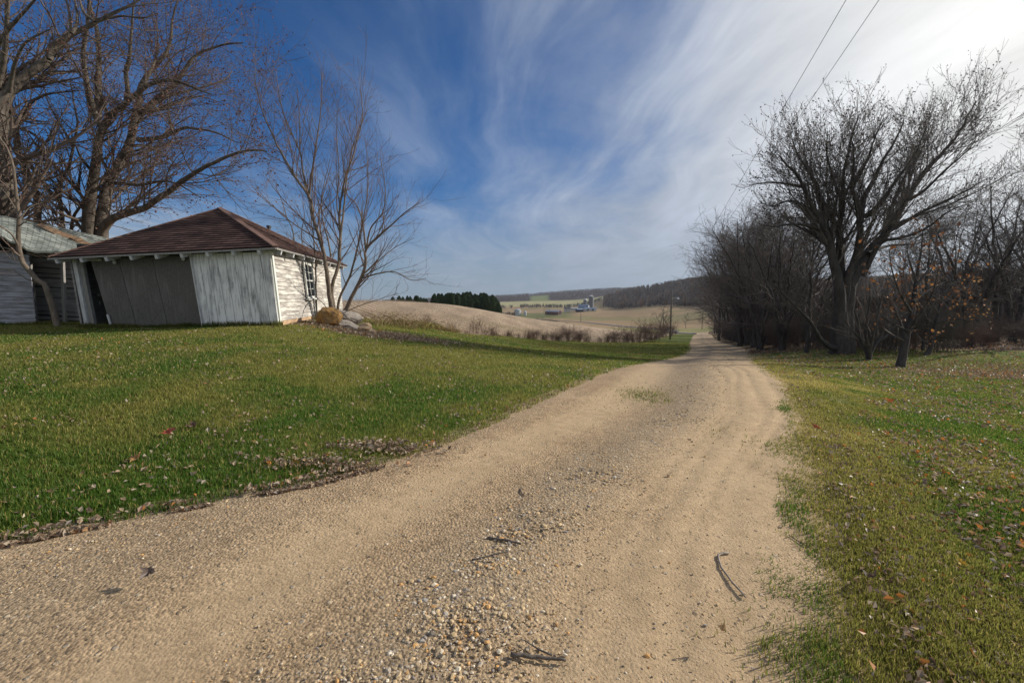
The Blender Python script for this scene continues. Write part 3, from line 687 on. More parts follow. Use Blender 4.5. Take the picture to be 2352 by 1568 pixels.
mb = MB(); mb.bar(c4[0] - up * .07 - unit(e) * .08 + sn * .03, c4[1] - up * .07 + unit(e) * .08 + sn * .03, .1, .05, up); mb.build('sill', M_trim, wo)
# the two hidden walls
mb = MB(); n2 = -sn * [1, 1, 0]; panel(mb, [B, D0, Dt, Bt], unit(np.cross(D0 - B, Bt - B)), .05, D0 - B); panel(mb, [D0, C0, Ct, Dt], -fn, .05, C0 - D0); mb.build('rear_wall', M_gap, shed, uv=True)
# pyramid roof
E1 = T(633, 566, 12.95); E2 = T(110, 590.5, 13.35); E3 = T(796, 611, 20.5); apex = T(505, 478.5, 16.8)
E4 = np.array([E2[0] - 1.0, 20.7, E3[2]])
mb = MB(); rt = .04; NR = 22
def slope(P0, P1, P2):
    n = np.cross(P1 - P0, P2 - P0)
    if n[2] < 0: P0, P1, n = P1, P0, -n
    n = unit(n); al = unit(P1 - P0); L = np.linalg.norm(P2 - (P0 + P1) / 2)
    for i in range(NR):
        t0, t1 = i / NR, (i + 1) / NR; lo, hi = n * .020, n * .002
        q = np.array([P0 + (P2 - P0) * t0 + lo, P1 + (P2 - P1) * t0 + lo, P1 + (P2 - P1) * t1 + hi, P0 + (P2 - P0) * t1 + hi]); q2 = np.array([q[0] - lo - n * rt, q[1] - lo - n * rt])
        V = np.vstack([q, q2]); uv = np.array([((v - P0) @ al, (t0 if k in (0, 1, 4, 5) else t1) * L) for k, v in enumerate(V)]) + [i * .137, 0]
        mb.add(V, [np.array([[0, 1, 2, 3], [0, 4, 5, 1]])], None, uv)
    mb.add(np.array([P0, P1, P2]) - n * rt, np.array([[0, 2, 1]]))
for p, q in ((E2, E1), (E1, E3), (E3, E4), (E4, E2)): slope(p, q, apex)
roof = mb.build('roof', M_roof, shed, uv=True)
mb = MB()
for p in (E1, E2, E3): mb.bar(p + up * .012, apex + up * .012, .17, .035, up)
mb.build('hip_cap', M_cap, roof)
mb = MB()
for p, q in ((E2, E1), (E1, E3)):
    o = np.array([fn[0], fn[1], 0]) if p is E2 else unit(sn * [1, 1, 0])
    mb.bar(p - up * .055 + o * .012, q - up * .055 + o * .012, .025, .05, up)
mb.build('fascia', M_grey, roof)
for i in range(9):
    t = (i + .35) / 9; p = E2 + (E1 - E2) * t - up * .14; q = p - fn * .75 + up * .22
    mb = MB(); mb.bar(p - fn * -.015, q, .085, .11, up); mb.build('rafter_tail', M_post, roof)
for i in range(8):
    t = (i + .4) / 8; o = unit(sn * [1, 1, 0]); p = E1 + (E3 - E1) * t - up * .14; q = p - o * .6 + up * .2
    mb = MB(); mb.bar(p + o * .005, q, .08, .11, up); mb.build('rafter_tail', M_post, roof)
bl = T(808, 702, 18)
mb = MB(); c = T(618, 530, 18.4); mb.bar(c - up * .5, c + up * .12, .09, .09, fn); mb.bar(c + up * .12, c + up * .2, .13, .13, fn); mb.build('vent_pipe', M_beam, roof)

# ------------------------------------------------------------------ the collapsing older outbuilding
barn = thing('outbuilding', 'collapsing outbuilding with a sagging grey green shingle roof and gappy bluish clapboards', 'outbuilding', T(0, 746, 15.6))
a0 = T(-420, 748, 14.6); b0 = T(84, 744, 15.6); a1 = T(-420, 524, 14.6); b1 = T(67, 586, 15.6)
mb = MB(); boards(mb, a0, b0, a1, b1, 13, (0, -1, .0), .03, .02, .012); mb.build('front_wall', M_blue, barn, uv=True)
c0 = T(70, 745, 16.6); d0 = T(215, 752, 16.9); c1 = T(60, 580, 16.6); d1 = T(200, 588, 16.9)
mb = MB(); boards(mb, c0, d0, c1, d1, 15, (0, -1, 0), .012, .02, .02, .16); mb.build('side_boards', M_gap, barn, uv=True)
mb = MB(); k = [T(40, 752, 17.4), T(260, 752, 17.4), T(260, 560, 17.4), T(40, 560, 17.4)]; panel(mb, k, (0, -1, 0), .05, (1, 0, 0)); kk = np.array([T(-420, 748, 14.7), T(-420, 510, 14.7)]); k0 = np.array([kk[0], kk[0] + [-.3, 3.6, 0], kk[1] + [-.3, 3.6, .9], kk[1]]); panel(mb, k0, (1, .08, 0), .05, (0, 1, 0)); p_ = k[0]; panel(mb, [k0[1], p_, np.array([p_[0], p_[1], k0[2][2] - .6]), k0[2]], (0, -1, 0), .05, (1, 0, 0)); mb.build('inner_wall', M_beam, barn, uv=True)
for x0, x1 in ((84, 66), (150, 143)):
    mb = MB(); mb.bar(T(x0, 748, 16.45), T(x1, 584, 16.45), .10, .08, (0, 1, 0)); mb.build('stud', M_grey, barn)
ev = lambda t: T(np.interp(t, [0, .55, .8, 1], [-420, 0, 70, 168]), np.interp(t, [0, .55, .8, 1], [500, 538, 573, 576]), np.interp(t, [0, .8, 1], [13.6, 15.1, 15.9]))
rg = lambda t: T(np.interp(t, [0, .55, .8, 1], [-420, 0, 86, 176]), np.interp(t, [0, .55, .8, 1], [455, 494, 512, 562]), np.interp(t, [0, .8, 1], [18.6, 18.4, 17.0]))
nu, nv = 40, 12; G_ = np.array([[ev(a) * (1 - b) + rg(a) * b - up * (.10 * math.sin(PI * b) + (.05 * rng.random() if b == 0 else 0)) for b in np.linspace(0, 1, nv)] for a in np.linspace(0, 1, nu)])
i = (np.arange(nu - 1) * nv)[:, None] + np.arange(nv - 1)[None]; F_ = np.stack([i, i + nv, i + nv + 1, i + 1], -1).reshape(-1, 4)
V_ = G_.reshape(-1, 3); us = np.concatenate([[0], np.cumsum(np.linalg.norm(np.diff(G_[:, 0], axis=0), axis=1))]); uv_ = np.column_stack([np.repeat(us, nv), np.tile(np.linspace(0, 3.9, nv), nu)])
ed = np.array([[k * nv, k * nv + nu * nv, (k + 1) * nv + nu * nv, (k + 1) * nv] for k in range(nu - 1)] + [[(nu - 1) * nv + k, (nu - 1) * nv + k + nu * nv, (nu - 1) * nv + k + 1 + nu * nv, (nu - 1) * nv + k + 1] for k in range(nv - 1)])
rf = mk('roof', np.vstack([V_, V_ - [0, 0, .06]]), [np.vstack([F_, F_[:, ::-1] + nu * nv, ed])], M_gab, barn, False, None, np.vstack([uv_, uv_]))
mb = MB(); q = [T(120, 560, 18.4), T(256, 585, 19), T(258, 549, 20.4), T(96, 513, 19.3)]; n = np.cross(q[1] - q[0], q[3] - q[0]); panel(mb, q, n if n[2] > 0 else -n, .06, q[1] - q[0]); tag(mb.build('roof', M_gab, barn, uv=True), 'lower fallen section of the green roof')
M_rot = noisy('rotten_board', (.16, .10, .06), (.36, .24, .15), 6, .9, .5)
for i in range(7):
    x = 96 + i * 15; y = 516 + i * 6.2
    mb = MB(); mb.bar(T(x - 6, y - 1, 18.1), T(x + 34 + rng.random() * 9, y + 16 + rng.random() * 6, 17.7), .20, .03, (0, -.5, 1)); mb.build('sheathing_board', M_rot, barn)
for i in range(9):
    x = -20 + i * 21; y = np.interp(x, [-20, 0, 70, 168], [540, 545, 580, 582]) + rng.random() * 5
    mb = MB(); mb.bar(T(x, y, 15.0 + i * .08), T(x + 32, y + 6 + rng.random() * 6, 15.2 + i * .08), .09, .03, (0, -.3, 1)); mb.build('splintered_board', M_rot, barn)
# a short plank brace and stump post between the two sheds
f2 = thing('plank_gate', 'low broken plank gate leaning between the two sheds', 'gate', T(205, 750, 14.6))
mb = MB(); mb.bar(T(226 - 8, 752, 14.6), T(212 - 8, 665, 14.6), .13, .06, (0, 1, 0)); mb.build('gate_post', M_grey, f2)
for y in (676, 694):
    mb = MB(); mb.bar(T(196, y, 14.5), T(232, y + 2, 14.5), .10, .03, (0, 1, 0)); mb.build('gate_rail', M_grey, f2)

# ------------------------------------------------------------------ boulders
import bmesh
def rockmat(name, c0, c1, c2, sc=3):
    m, nt, bs = newmat(name); O = nt.pos(); n = nt.noise(O, sc, 6, .65); n2 = nt.noise(O, sc * 6, 5, .7)
    c = nt.mix(nt.ramp(n2, [(.4, 0.0), (.7, .6)]), nt.ramp(n, [(.32, c0), (.5, c1), (.7, c2)]), tuple(np.array(c0) * .5))
    fin(nt, bs, c, .9, nt.bump(n2, .8, .03), .2); return m
R_or = rockmat('lichen_rock', (.17, .11, .055), (.36, .20, .065), (.24, .18, .12)); R_gy = rockmat('grey_rock', (.24, .21, .18), (.38, .33, .28), (.46, .41, .35)); R_tn = rockmat('tan_rock', (.36, .24, .15), (.48, .35, .22), (.42, .36, .30))
def rock(label, px, py, Y, size, rz, mat, seed, tilt=0.0, zoff=0.0):
    bm = bmesh.new(); bmesh.ops.create_icosphere(bm, subdivisions=4, radius=1)
    r = np.random.default_rng(seed); V = np.array([v.co[:] for v in bm.verts])
    for _ in range(16):          # flat facets
        d = unit(r.normal(0, 1, 3)); h = .62 + .33 * r.random(); k = V @ d; V = V - np.outer(np.maximum(k - h, 0) * .92, d)
    V *= (1 + .34 * (fbm(V[:, 0] * 1.6 + seed * 3.1, V[:, 1] * 1.6 + V[:, 2] * 1.3, 5, seed) - .5) + .12 * (fbm(V[:, 0] * 6 + V[:, 2] * 5, V[:, 1] * 6 - V[:, 2] * 3, 3, seed + 9) - .5))[:, None]
    V = V * np.array(size); ct, st = math.cos(tilt), math.sin(tilt)
    V = np.column_stack([V[:, 0] * ct - V[:, 2] * st, V[:, 1], V[:, 0] * st + V[:, 2] * ct]); c, s = math.cos(rz), math.sin(rz)
    V = np.column_stack([V[:, 0] * c - V[:, 1] * s, V[:, 0] * s + V[:, 1] * c, V[:, 2]])
    F = np.array([[v.index for v in f.verts] for f in bm.faces]); bm.free()
    p = T(px, py, Y); p[2] = g1(p[0], p[1]) + size[2] * .55 + zoff
    o = mk('boulder', V, [F], mat, None, False); o.location = [float(k) for k in p]
    return tag(o, label, 'boulder', 'boulders by the shed')
rock('rounded boulder stained orange brown, against the foot of the multi-stemmed tree', 756, 750, 15.2, (.43, .38, .40), .5, R_or, 1)
rock('largest grey slab, tilted on top of the boulder heap', 803, 731, 16.3, (.62, .42, .26), .1, R_gy, 2, -.25, .12)
rock('thin flat grey slab lying on edge below the big tilted slab', 806, 752, 15.6, (.50, .28, .09), -.5, R_gy, 3, -.35, .05)
rock('small pale knobbly rock at the end of the heap nearest the field', 838, 748, 16, (.24, .2, .19), .3, R_tn, 4)
rock('low tan rock half sunk in leaf litter in front of the slabs', 836, 762, 15.2, (.28, .22, .13), .8, R_tn, 5)
rock('smallest rounded pale stone beyond the tan rock', 852, 767, 15.0, (.17, .14, .11), .2, R_tn, 6)
rock('dark low rock wedged between trunk and slabs', 786, 757, 15.5, (.34, .26, .14), 1.1, R_gy, 7)

# ------------------------------------------------------------------ utility pole with wires
M_pole = noisy('pole_wood', (.10, .085, .07), (.20, .18, .15), 4, .9, .4, stretch=(6, 6, .6))
M_wire, nt, bs = newmat('dark_wire'); fin(nt, bs, (.03, .03, .035), .6)
M_metal = noisy('galvanised', (.55, .56, .57), (.70, .71, .72), 3, .35, .1, spec=.5)
pb = T(1539, 781, 72); pb[2] = g1(pb[0], pb[1]); pt = T(1543, 668, 72)
pole = thing('utility_pole', 'tall wooden utility pole with a yard light at the foot of the lawn', 'utility pole', pb)
mb = MB(); mb.tube([pb - up * .5, (pb + pt) / 2, pt], [.135, .12, .10], 10); mb.build('pole', M_pole, pole, True)
la = pt - up * 1.25
mb = MB(); mb.tube([la, la + [.5, -.1, .22], la + [.95, -.2, .18]], [.035, .03, .03], 6); mb.build('arm', M_metal, pole)
mb = MB(); mb.tube([la + [.95, -.2, .24], la + [.95, -.2, .12], la + [.95, -.2, -.02]], [.08, .17, .22], 10); mb.build('lamp', M_metal, pole)
for (w0, lab) in (((1900, 0, 9.0), 'thin power line, the left of two running overhead to the pole'), ((1968, 0, 9.0), 'thin power line, the right of two running overhead to the pole')):
    q0 = pt - up * (.15 if w0[0] == 1900 else .75) + np.array([0 if w0[0] == 1900 else .15, 0, 0]); q1 = T(w0[0], 0, 9.0); d = q1 - q0; end = q0 + d * 1.5
    s = np.linspace(0, 1, 60); P = q0 + np.outer(s, end - q0); P[:, 2] -= 1.3 * (1 - ((s - .5) / .5) ** 2) * np.where(s < 1, 1, 0) * .55
    V, F = tubes(P[None], np.full((1, 60), .0026) + (.007 * (1 - s))[None], 5)
    o = tag(mk('power_line', V, [F], M_wire, None, True), lab, 'power line', 'overhead power lines')
p2 = T(1334, 733, 440); p2[2] = g1(p2[0], p2[1]); o = thing('utility_pole', 'distant thin utility pole beside the valley road', 'utility pole', p2)
mb = MB(); mb.tube([p2 - up, p2 + up * 10], [.28, .22], 6); mb.build('pole', M_pole, o); mb = MB(); mb.bar(p2 + up * 9.4 - [1, 0, 0], p2 + up * 9.4 + [1, 0, 0], .18, .18); mb.build('crossarm', M_pole, o)

# ------------------------------------------------------------------ the far farm
def flat(name, c, rough=.8, metal=0.0, spec=.25):
    return noisy(name, tuple(np.array(c) * .88), tuple(np.array(c) * 1.1), .6, rough, 0, spec=spec, metal=metal)
M_stave = flat('grey_silo_stave', (.15, .155, .16)); M_silver = flat('silver_dome', (.50, .51, .52), .5, .3); M_bin = flat('grain_bin_steel', (.40, .42, .45), .5, .3)
M_redb = flat('dull_red_barn', (.105, .045, .038)); M_tin = flat('pale_tin_roof', (.30, .32, .36), .6); M_blueroof = flat('blue_roof', (.17, .22, .31), .7); M_darkroof = flat('dark_roof', (.05, .05, .055)); M_hw = flat('house_white', (.48, .48, .48)); M_dk = flat('dark_opening', (.02, .02, .022))
def lathe(prof, k=20):
    prof = np.asarray(prof, float); ph = np.arange(k) * 2 * PI / k
    V = np.array([[r * math.cos(a), r * math.sin(a), z] for r, z in prof for a in ph]); n = len(prof)
    F = np.array([[i * k + j, i * k + (j + 1) % k, (i + 1) * k + (j + 1) % k, (i + 1) * k + j] for i in range(n - 1) for j in range(k)]); return V, F
def round_tower(name, label, cat, px, py, Y, r, h, roofprof, mw, mr, grp=None):
    p = T(px, py, Y); p[2] = g1(p[0], p[1]) - .2; o = thing(name, label, cat, p, grp)
    V, F = lathe([(r, -1), (r, h)] if name == 'grain_bin' else [(r, -1)] + [(r * (1 + .012 * (i % 2)), h * i / 24) for i in range(25)]); mk('wall', V + p, [F], mw, o)
    V, F = lathe([(r * a, h + b) for a, b in roofprof]); mk('roof', V + p, [F], mr, o, True)
    return o, p
dome = [(1.03, 0), (.97, .6), (.8, 1.2), (.5, 1.75), (.02, 2.0)]
o, p = round_tower('silo', 'shorter grey farm silo with a silver dome', 'silo', 1344, 711, 805, 3.3, 17.5, dome, M_stave, M_silver, 'farm silos')
o, p = round_tower('silo', 'taller grey farm silo with its sunlit side put in as a bright strip', 'silo', 1356.5, 711, 812, 3.6, 23, dome, M_stave, M_silver, 'farm silos')
mb = MB(); mb.tube([p + [3.9, -2.2, 0], p + [3.9, -2.2, 23.5]], [1.0, 1.0], 8); mb.build('lit_side', M_silver, o)  # bright silver tube standing in for the sunlit side of the silo
cone = [(1.04, 0), (.55, 1.6), (.08, 2.6)]
round_tower('grain_bin', 'larger shiny steel grain bin just over the field crest', 'grain bin', 1189, 723, 770, 5.6, 8.0, cone, M_bin, M_bin, 'steel grain bins')
round_tower('grain_bin', 'smaller squat steel grain bin beside the larger one', 'grain bin', 1206, 724, 770, 2.6, 4.4, cone, M_bin, M_bin, 'steel grain bins')
def gabled(name, label, cat, px, py, Y, L, Wd, h, rh, rz, mw, mr, door=None, gamb=False):
    p = T(px, py, Y); p[2] = g1(p[0], p[1]) - .3; o = thing(name, label, cat, p); c, s = math.cos(rz), math.sin(rz)
    tr = lambda V: np.column_stack([np.asarray(V)[:, 0] * c - np.asarray(V)[:, 1] * s, np.asarray(V)[:, 0] * s + np.asarray(V)[:, 1] * c, np.asarray(V)[:, 2]]) + p
    prof = [(-Wd / 2, h), (-Wd / 3.2, h + rh * .68), (0, h + rh), (Wd / 3.2, h + rh * .68), (Wd / 2, h)] if gamb else [(-Wd / 2, h), (0, h + rh), (Wd / 2, h)]
    ring = [(-Wd / 2, -1)] + prof + [(Wd / 2, -1)]; k = len(ring)
    V = [(x, y, z) for x in (-L / 2, L / 2) for y, z in ring]
    F = [np.array([list(range(k))[::-1], [k + i for i in range(k)]]), np.array([[0, 1, k + 1, k], [k - 2, k - 1, 2 * k - 1, 2 * k - 2]])]
    mk('wall', tr(V), F, mw, o)
    mb = MB()
    for (y0, z0), (y1, z1) in zip(prof[:-1], prof[1:]):
        q = np.array([(-L / 2 - .5, y0, z0), (L / 2 + .5, y0, z0), (L / 2 + .5, y1, z1), (-L / 2 - .5, y1, z1)]); n = np.array([0, z0 - z1, y1 - y0]); n = n if n[2] > 0 else -n
        mb.slab(tr(q + unit(n) * .35), tr([n])[0] - p, .3)
    mb.build('roof', mr, o)
    for (x0, x1, z0, z1) in (door or []):
        mb = MB(); mb.hexa(tr([(x0, -Wd / 2 - .12, z0), (x1, -Wd / 2 - .12, z0), (x1, -Wd / 2 + .1, z0), (x0, -Wd / 2 + .1, z0), (x0, -Wd / 2 - .12, z1), (x1, -Wd / 2 - .12, z1), (x1, -Wd / 2 + .1, z1), (x0, -Wd / 2 + .1, z1)])); mb.build('door' if z0 < .5 else 'window', M_dk, o)
    return o, p, tr
o, p, tr = gabled('pole_barn', 'long dull red barn with a pale tin roof in the valley', 'barn', 1271, 721, 700, 22, 13, 3.6, 2.6, -.55, M_redb, M_tin, [(-7, -3, 0, 3)])
mb = MB(); mb.hexa(tr([(11.02, -3.5, 0), (11.3, -3.5, 0), (11.3, 3.5, 0), (11.02, 3.5, 0), (11.02, -3.5, 3.6), (11.3, -3.5, 3.6), (11.3, 3.5, 3.6), (11.02, 3.5, 3.6)])); mb.build('door', M_dk, o)
gabled('farmhouse', 'small white farmhouse with a dark roof between barn and silos', 'house', 1303, 715, 850, 10, 8, 4.4, 3.0, .2, M_hw, M_darkroof, [(-3.4, -1.9, 2, 3.6), (1.4, 3, 2, 3.6)])
gabled('machine_shed', 'low grey machine shed joined beside the white farmhouse', 'shed', 1321, 715, 860, 15, 9, 2.6, 1.4, .1, M_tin, M_tin)
gabled('dairy_barn', 'tall blue roofed dairy barn standing against the silos', 'barn', 1341, 712, 790, 17, 12, 4, 6, -.4, M_hw, M_blueroof, [(-3, 1, 0, 3)], True)
gabled('cattle_shed', 'low wide blue roofed cattle shed in front of the silos', 'barn', 1356, 712.5, 775, 20, 9, 2.6, 2.2, -.15, M_hw, M_blueroof, [(-6, -2, 0, 2.2), (2, 6, 0, 2.2)])
gabled('lean_to', 'smallest blue roofed farm shed in front of the dairy barn', 'shed', 1331, 714, 770, 11, 7, 2.4, 1.8, .3, M_dk, M_blueroof)

# ------------------------------------------------------------------ sticks and single fallen leaves
M_stick = noisy('stick_bark', (.06, .05, .042), (.17, .14, .12), 30, .9, .4)
M_stickp = noisy('pale_stick', (.22, .18, .14), (.36, .31, .26), 30, .85, .3)
def stick(label, pts, r, mat, side=None):
    P = np.array([onground(*p) for p in pts]); P[:, 2] = roadz(P[:, 0], P[:, 1]) + r * .9; P = resample(P, 12); P[:, :2] += rng.normal(0, r * .3, (12, 2))
    mb = MB(); mb.tube(P, np.linspace(r, r * .6, 12), 8)
    if side is not None:
        q = np.array([onground(*p) for p in side]); q[:, 2] = roadz(q[:, 0], q[:, 1]) + r * 1.2; mb.tube(resample(q, 6), np.linspace(r * .5, r * .25, 6), 6)
    tag(mb.build('stick', mat, None, True), label, 'stick', 'fallen sticks on the road')
stick('straight dark stick lying across the gravel ridge', [(1120, 1233), (1160, 1240), (1197, 1248)], .0075, M_stick)
stick('thin faint twig just below the straight dark stick', [(1084, 1283), (1120, 1277), (1164, 1268)], .0045, M_stick)
stick('thick dark stick with a broken side twig on the smooth sand', [(1173, 1498), (1220, 1500), (1300, 1505)], .0085, M_stick, [(1268, 1497), (1240, 1486), (1204, 1468)])
stick('long pale curved stick bent like a hook', [(1676, 1259), (1652, 1262), (1655, 1285), (1680, 1320), (1712, 1357)], .0065, M_stickp)
stick('short thin twig near the ragged grass edge', [(1813, 1217), (1835, 1232), (1857, 1247)], .004, M_stick)
stick('tiny forked twig on the sandy track above the dark stick', [(1198, 1113), (1196, 1122), (1204, 1136)], .005, M_stick, [(1199, 1130), (1207, 1126)])
def mleaf(label, px, py, size, col, rz):
    p = onground(px, py); p[2] += .045
    a = np.radians([90, 78, 62, 50, 40, 22, 5, -8, -30, -60, -84, -96, -120, -150, 188, 175, 158, 140, 130, 118, 102]); r = np.array([1, .72, .55, .82, .45, .62, .9, .55, .42, .35, .3, .3, .35, .42, .55, .9, .62, .45, .82, .55, .72]) * size * .5
    V = np.column_stack([np.cos(a + rz) * r, np.sin(a + rz) * r, .18 * np.abs(np.cos(a)) * r + rng.normal(0, .05 * size, len(a))]); V = np.vstack([V, [0, 0, -.012]])
    n = len(a); F = np.array([[n, i, (i + 1) % n] for i in range(n)])
    b = np.array([0, -.3 * size]); c_, s_ = math.cos(rz), math.sin(rz); st = np.array([[-.0015, 0, 0], [.0015, 0, 0], [math.sin(rz) * size * .55, -math.cos(rz) * size * .55, .004]])
    tilt = np.array([[1, 0, 0], [0, math.cos(.45), -math.sin(.45)], [0, math.sin(.45), math.cos(.45)]])
    V = np.vstack([V, st]) @ tilt.T
    o = mk('fallen_leaf', V, [np.vstack([F, [[n + 1, n + 2, n + 3]]])], None, None, False, np.tile(col, (len(V), 1)) * (.8 + .3 * rng.random((len(V), 1)))); o.data.materials.append(m_leaf)
    o.location = [float(v) for v in p]; tag(o, label, 'leaf', 'single bright fallen leaves')
mleaf('big dusty red maple leaf lying in the lawn', 387, 1005, .16, (.40, .10, .06), .5)
mleaf('pale orange leaf in the lawn nearer the road than the red one', 314, 1063, .13, (.50, .27, .12), 1.5)
mleaf('dark brown curled leaf in the grass beside the red maple leaf', 446, 985, .15, (.15, .09, .06), 2.5)
mleaf('bright orange leaf alone in the green verge', 2044, 927, .17, (.62, .17, .04), .2)
mleaf('orange leaf lower down on the yellow verge', 2038, 1003, .12, (.50, .22, .06), 1.2)
mleaf('rusty red leaf at the edge of the sandy track', 1874, 989, .11, (.36, .10, .05), 2.2)
mleaf('tan leaf lying on bare sand near the thick dark stick', 1660, 1470, .05, (.40, .28, .15), .9)
mleaf('grey brown crumpled leaf on the sandy track', 345, 1330, .10, (.16, .12, .10), 2.9)
mleaf('yellow leaf among the litter close to the frame corner', 2210, 1310, .07, (.55, .36, .06), 1.9)

# ------------------------------------------------------------------ trees
B_maple = bark('maple_bark', (.055, .046, .038), (.20, .168, .135), 7)
B_dark = bark('dark_bark', (.040, .036, .034), (.115, .104, .095), 7)
B_sap = bark('sapling_bark', (.12, .095, .075), (.27, .215, .165), 16)
M_twigr = noisy('reddish_twig', (.085, .064, .052), (.165, .125, .10), 3, .85, 0)
M_twigd = noisy('dark_twig', (.075, .064, .057), (.16, .136, .12), 3, .85, 0)
M_twigs = noisy('sapling_twig', (.13, .085, .07), (.24, .17, .14), 3, .85, 0)
M_bud = attrmat('bud_cluster', .7, .25, .2)
def z1(L): return [((x / 2.24) * .7656, (y / 2.24) * .7656) for x, y in L]
def z8(L): return [((700 + x / 2.063) * .7656, (200 + y / 2.063) * .7656) for x, y in L]
def z6(L): return [((2050 + x / 2.3014) * .7656, (150 + y / 2.3014) * .7656) for x, y in L]
def z7(L): return [((2050 + x / 2.3014) * .7656, (600 + y / 2.3014) * .7656) for x, y in L]
def budcards(P, frac, size, cols, spread=.03):
    tips = P[:, -2:].reshape(-1, 3); m = rng.random(len(tips)) < frac; t = tips[m]
    t = t + rng.normal(0, spread, t.shape)
    V, F = cards(t, size * (.6 + .8 * rng.random(len(t))), aspect=.7)
    c = np.asarray(cols)[rng.integers(0, len(cols), len(t))] * (.6 + .7 * rng.random((len(t), 1)))
    return V, F, np.repeat(c, 4, 0)
def hero(name, label, cat, base, limbs, mb_, mt, spec, buds=None, group=None):
    """tree from measured limbs; spec = list of grow() keyword sets applied level by level"""
    o = thing(name, label, cat, base, group)
    P0, R0 = stack_limbs(limbs); lv = []
    V, F = tubes(P0, R0, 9); mk('trunk', V, [F], mb_, o, True)
    P, R = P0, R0; last = None
    for i, s in enumerate(spec):
        s = dict(s); k = s.pop('k', 4); src = s.pop('src', None)
        if src == 0: P, R = P0, R0
        n = s.pop('n'); plen = np.linalg.norm(np.diff(P, axis=1), axis=2).sum(1)
        nn = np.maximum(np.round(plen * n).astype(int), 1) if s.pop('per_m', True) else n
        P, R = grow(P, R, nn, **s); lv.append((P, R, k)); last = P
    crown_mesh('crown', lv, mt, o)
    if buds:
        V, F, c = budcards(last, *buds); mk('bud_clumps', V, [F], M_bud, o, False, c)
    return o
RED = [(.17, .07, .05), (.13, .06, .05), (.20, .10, .07)]
# the big maple behind the shed
Ym = 24.0; bm_ = T(218, 552, Ym); bm_[2] = g1(bm_[0], bm_[1]); root = lambda x: [(x, 740)]
LM = [limb([(232, 745)] + z1([(680, 1540), (715, 1300), (745, 1200), (800, 1100), (860, 980), (890, 880), (920, 800), (990, 720), (1060, 660), (1180, 560), (1290, 400), (1450, 310), (1640, 290)]), Ym, 2.5, .46, .03, 34, .75),
      limb([(206, 745)] + z1([(590, 1540), (615, 1300), (640, 1130), (660, 980), (690, 860), (740, 780), (830, 710), (900, 640), (1000, 570), (1150, 540), (1300, 590), (1420, 640)]), Ym, -2, .42, .03, 34, .8),
      limb(z1([(890, 870), (915, 760), (940, 680), (935, 620), (980, 520), (1130, 330), (1160, 130), (1200, -20)]), Ym + .5, 1.5, .20, .03),
      limb(z1([(690, 860), (640, 770), (600, 640), (570, 480), (560, 330), (590, 160), (600, -60)]), Ym - .4, -1, .17, .05),
      limb(z1([(655, 790), (660, 600), (665, 400), (650, 200), (610, 60), (580, -80)]), Ym - .4, 1, .17, .06),
      limb(z1([(735, 785), (700, 720), (690, 670), (640, 560), (650, 480)]), Ym - .5, -1.5, .11, .03),
      limb(z1([(850, 700), (858, 600), (845, 480), (870, 380), (890, 130), (905, -30)]), Ym - 1, -1, .12, .03),
      limb([(235, 600)] + z1([(690, 1530), (830, 1440), (960, 1400), (1080, 1320), (1220, 1220), (1340, 1140), (1450, 1090), (1580, 1030), (1720, 1010), (1790, 1020)]), Ym, -4, .24, .03, 30),
      limb(z1([(930, 940), (1050, 930), (1160, 895), (1240, 860), (1340, 870), (1460, 895), (1600, 960)]), Ym + .6, -2, .13, .02),
      limb(z1([(740, 1230), (840, 1235), (940, 1245), (1080, 1220), (1200, 1240), (1350, 1330)]), Ym, -2.5, .10, .02),
      limb(z1([(860, 980), (960, 980), (1050, 1000), (1130, 1060), (1220, 1140)]), Ym, 2.5, .09, .02),
      limb(z1([(1160, 895), (1140, 800), (1130, 680), (1135, 600)]), Ym, 1, .06, .02),
      limb(z1([(960, 760), (1060, 740), (1200, 690), (1340, 650), (1480, 690)]), Ym + .8, 2, .10, .02),
      limb(z1([(650, 1180), (600, 1130), (540, 1050), (510, 980)]), Ym, -1.5, .10, .03),
      limb(z1([(930, 660), (1000, 500), (1050, 380), (1060, 250), (1040, 120)]), Ym, 3, .10, .02),
      limb(z1([(1000, 720), (1150, 640), (1350, 590), (1500, 540), (1560, 480)]), Ym + 1, 3, .10, .02)]
spm = [dict(n=1.5, tl=.22, th=.99, ang=48, asd=14, lf=lambda L, t: np.clip(L * .42 * (1.15 - t * .55), .8, 3.4), N=10, up=.42, noise=.08, rr=.32, rt=.25, k=5),
       dict(n=2.8, tl=.12, th=1, ang=40, asd=14, lf=lambda L, t: np.clip(L * .5, .5, 1.8), N=6, up=.25, noise=.10, rr=.55, rt=.4, rmin=.006, k=4),
       dict(n=3.7, tl=.12, th=1, ang=34, asd=13, lf=(.3, .95), N=4, up=.15, noise=.10, rr=.6, rt=.6, rmin=.0045, k=3)]
hero('maple_tree', 'huge spreading bare maple with reddish buds, double trunk rising behind the two sheds', 'tree', bm_, LM, B_maple, M_twigr, spm, (.6, .085, RED, .05))
